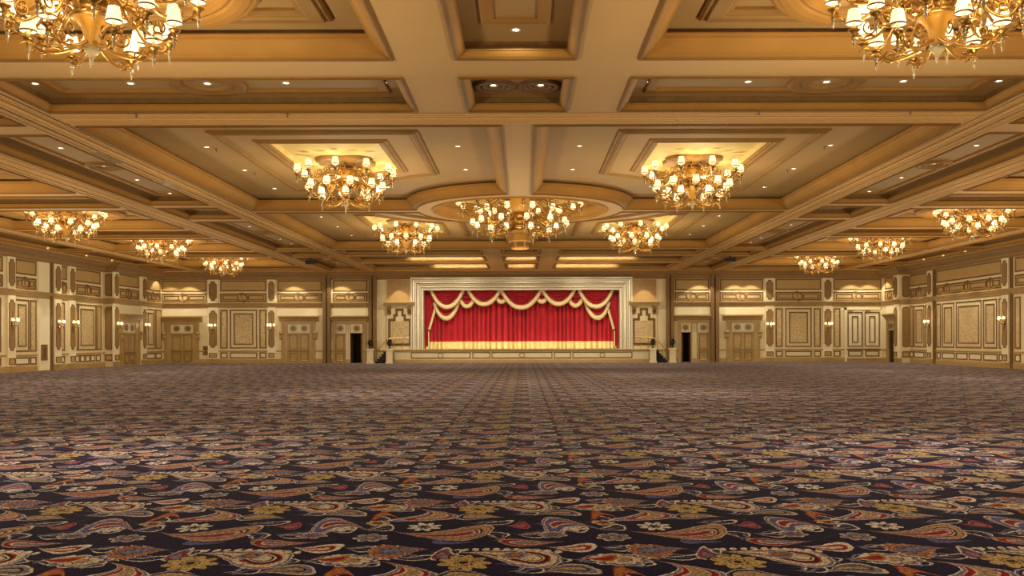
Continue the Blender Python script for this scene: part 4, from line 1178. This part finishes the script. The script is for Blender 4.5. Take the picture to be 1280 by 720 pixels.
# ---------------------------------------------------------------- recessed downlights
k = MB(); k.lathe([(.062, .012), (.062, -.004), (.09, -.014), (.10, -.006), (.10, .012)], 16); DL_T = k.mesh('trim_ring', ['white'])
k = MB(); k.quad([(.062 * cos(-2 * pi * i / 14), .062 * sin(-2 * pi * i / 14), .0) for i in range(14)]); DL_L = k.mesh('lens', ['lamp'])
def downlight(x, y, h, lab, group, spot=0.0, size=70):
    o = empty('recessed_downlight', (x, y, H + h), 0, label=lab, category='downlight', group=group)
    link('trim_ring', DL_T, o); link('lens', DL_L, o)
    if spot:
        l = lamp('downlight_beam', 'SPOT', (x, y, H + h - .03), spot, None, (1, .90, .68), .06)
        l.data.spot_size = radians(size); l.data.spot_blend = .22
ORD = ['nearest', 'second', 'third', 'fourth', 'fifth', 'sixth', 'seventh', 'eighth', 'ninth']
def sw(s): return 'left' if s < 0 else 'right'
for s in (-1, 1):
    for row, ys in (('nearer', (27.8, 31.6, 35.4)), ('farther', (43.6, 47.4, 51.3))):
        for nm, x, yy in (('outer', 9.75, ys), ('inner', 1.9, ys[:2] if row == 'nearer' else ys[2:])):
            for i, y in enumerate(yy):
                if nm == 'inner' and row == 'farther': lab = 'downlight at the inner edge of the farther large coffer, %s of the beam' % sw(s)
                else: lab = '%s downlight along the %s edge of the %s large coffer, %s side' % (ORD[i], nm, row, sw(s))
                downlight(s * x, y, .46, lab, 'coffer downlights')
    downlight(s * 5.2, 35.2, .46, 'downlight beyond the nearer %s chandelier, close to its lower shades' % sw(s), 'coffer downlights')
    for i, x in enumerate((3.05, 5.3, 7.1, 8.86, 11.05)):
        downlight(s * x, 20.4, .31 if i != 2 else .30, '%s downlight from the middle in the nearest long narrow coffer, %s side' % (['first', 'second', 'third', 'fourth', 'fifth'][i], sw(s)), 'narrow coffer downlights')
    for i, y in enumerate((27.2, 30.0, 32.6, 35.6)):
        downlight(s * 14.0, y, .31, '%s downlight in the first long coffer of the %s ceiling lane' % (ORD[i], sw(s)), 'lane downlights')
    for i, y in enumerate((43.0, 46.0, 49.0, 51.8, 54.2)):
        downlight(s * 14.0, y, .31, '%s downlight in the second long coffer of the %s ceiling lane' % (ORD[i], sw(s)), 'lane downlights')
    for i, y in enumerate((61.5, 64.5, 67.5)):
        downlight(s * 14.0, y, .31, '%s downlight in the last long coffer of the %s ceiling lane' % (ORD[i], sw(s)), 'lane downlights')
    downlight(s * .55, 20.6, .30, '%s of the twin downlights in the small middle coffer' % ('left' if s < 0 else 'right'), 'twin middle downlights')
downlight(0, 16.95, .31, 'single downlight in the top middle coffer above the twin downlights', 'middle downlights', 40, 168)
# wall washers close to the walls, and the stage wash
WASH = [(xf(214), 'd'), (xf(237), 'd'), (xf(368), 'd'), (xf(427), 'd'), (xf(874), 'd'), (xf(918.5), 'd'), (xf(938), 'd'), (xf(1064), 'd'), (xf(1085), 'd'), (xf(500), 'n'), (xf(804.5), 'n')]
for i, (x, kd) in enumerate(WASH):
    downlight(x, ZB - (1.2 if kd == 'd' else 1.2), -.0, '%s ceiling downlight from the left close to the far wall' % (['first', 'second', 'third', 'fourth', 'fifth', 'sixth', 'seventh', 'eighth', 'ninth', 'tenth', 'eleventh'][[0, 1, 2, 3, 6, 7, 8, 9, 10, 4, 5][i]]), 'wall washers', SPOT_W * (.27 if kd == 'd' else .26), 96 if kd == 'd' else 68)
for s, X in ((-1, XF_), (1, XF_)):
    pass
for s, ys in ((-1, (47.5, 53.8, 58.6, 62.2)), (1, (47.5, 57.3, 60.3, 63.2, 67.5))):
    for i, y in enumerate(ys):
        downlight(s * (XW - 1.6), y, 0, '%s small wall washing downlight along the %s wall' % (ORD[i], sw(s)), 'wall washers', SPOT_W * .26, 75)
for i, x in enumerate((-7.0, -5.4, 0.0, 5.4, 7.0)):
    downlight(x, 66.6, .31, '%s stage downlight from the left in the last ceiling row before the stage' % ORD[i].replace('nearest', 'first'), 'stage downlights')
for j, (y, segs) in enumerate(((62.62, ((-7.9, -2.7), (-1.05, 1.05), (2.7, 8.0))), (69.22, ((-6.8, -2.7), (-1.05, 1.05), (2.7, 7.4))))):
    for x0, x1 in segs:                    # strip lamps tucked behind the coffer edge, washing the far cove
        l = lamp('cove_strip', 'AREA', ((x0 + x1) / 2, y, H + .22), (x1 - x0) * 9, None, (1, .88, .66), .06)
        l.data.shape = 'RECTANGLE'; l.data.size = x1 - x0; l.data.size_y = .04
        l.rotation_euler = (radians(60), 0, 0)
for j, (y, xs) in enumerate(((61.0, (-8, -4.8, 4.8, 8)), (67.2, (-8, -4.8, 0, 4.8, 8)))):
    for x in xs:
        l = lamp('stage_beam', 'SPOT', (x, y, H + .27), SPOT_W * .45, None, (1, .86, .62), .06)
        l.data.spot_size = radians(95); l.data.spot_blend = .6
        l.rotation_euler = (radians(14 if j == 0 else 38), 0, 0)

for x in (-5.5, 5.5): lamp('stage_fill_light', 'POINT', (x, 64, CAMZ + 2.0), 170, None, WARM, .4)  # fill lamps added in mid-air to lift the soffits before the stage
l = lamp('fringe_fill', 'AREA', (0, 73.45, 1.16), 55, None, (1, .86, .58), .06)      # unseen strip added before the curtain to brighten its fringe
l.data.shape = 'RECTANGLE'; l.data.size = 15.6; l.data.size_y = .06; l.rotation_euler = (radians(120), 0, 0)

# ---------------------------------------------------------------- sprinkler heads, vents, plates, projectors
def at(px, py, h):
    z = h * F / (425.0 - py); return xf(px, z), z
k = MB(); k.lathe([(.05, .0), (.045, -.012), (.012, -.02), (.012, -.07), (.03, -.075), (.03, -.085), (0, -.085)], 8); SPR = k.mesh('sprinkler_head', ['grey'])
def sprinkler(px, py, h, lab):
    x, y = at(px, py, h)
    o = bpy.data.objects.new('sprinkler_head', SPR); o.location = (x, y, CAMZ + h); COL.objects.link(o)
    o['label'] = lab; o['category'] = 'sprinkler'; o['group'] = 'ceiling sprinkler heads'
for px_, py_, h, lab in ((87, 152, 5.6, 'small sprinkler head on the near cross beam, far left'), (171, 141, 5.6, 'small sprinkler head under the long narrow coffer, left'), (360, 141, 5.6, 'small sprinkler head left of the middle on the near cross beam'),
                    (282, 155, 5.6, 'small sprinkler head at the upper left coffer frame corner'), (950, 140, 5.6, 'small sprinkler head right of the middle on the near cross beam'), (1139, 140, 5.6, 'small sprinkler head under the long narrow coffer, right'),
                    (850, 154, 5.6, 'small sprinkler head above the right large coffer frame'), (271, 185, 6.06, 'sprinkler head beside the nearest outer downlight of the left coffer'), (319, 215, 6.06, 'sprinkler head beside the second outer downlight of the left coffer'),
                    (1031, 184, 6.06, 'sprinkler head beside the nearest outer downlight of the right coffer'), (985, 213, 6.06, 'sprinkler head beside the second outer downlight of the right coffer'), (957, 232, 6.06, 'sprinkler head beside the third outer downlight of the right coffer')):
    sprinkler(px_, py_, h, lab)
def vent(px, py, lab, s):
    x, y = at(px, py, 5.6)
    o = MB(); o.box((-.22, -.85, -.02), (.22, .85, -.001)); v = o.build('ceiling_vent', 'soffit', None, label=lab, category='vent', group='beam air vents')
    v.location = (x, y, H - .002)
    k = MB()
    for i in range(9): k.box((-.19, -.78 + i * .185, -.03), (.19, -.70 + i * .185, -.018))
    k.build('louvre', 'mould', v)
vent(136, 195, 'nearer air vent in the inner left ceiling beam', -1); vent(213, 229.5, 'farther air vent in the inner left ceiling beam', -1)
def plate(x, y, z, lab, w=.24, h=.75):
    o = MB(); o.box((-w, -.05, -h / 2), (w, 0, h / 2)); p = o.build('signal_cabinet', 'mould', None, label=lab, category='wall box', group='dark wall boxes')
    p.location = (x, y, z)
    k = MB(); k.box((-.07, -.07, -h * .36), (.07, -.045, h * .36)); k.build('cover_strip', 'line', p); return p
plate(xf(257.5), ZB, 1.05, 'narrow brown wall box right of the leftmost double doors')
p = plate(-XW + .10, zl(53, XW), 1.15, 'narrow brown wall box on the flat pocket panel of the left wall', .34, 1.0); p.rotation_euler = (0, 0, radians(90))
def projector(px, py, lab):
    x, y = at(px, py, 5.45)
    r = empty('ceiling_projector', (x, y, CAMZ + 5.3), 0, label=lab, category='projector', group='ceiling projectors')
    k = MB(); k.box((-.32, -.30, -.12), (.32, .30, .12)); k.build('body', 'black', r)
    k = MB(); k.tube([(0, 0, .12), (0, 0, .60)], .035, 8); k.box((-.12, -.12, .57), (.12, .12, .60)); k.build('mount', 'black', r)
    k = MB(); k.lathe([(0, 0), (.09, 0), (.09, .07), (.07, .07), (.06, .02), (0, .02)], 14, 0, (.12, .30, 0), True, lambda a, b_, c: (a, .30 + c, b_ - .30)); k.build('lens', 'grey', r)
projector(389, 324.5, 'black projector hung from the left ceiling lane before the far wall'); projector(913, 323, 'black projector hung from the right ceiling lane before the far wall')
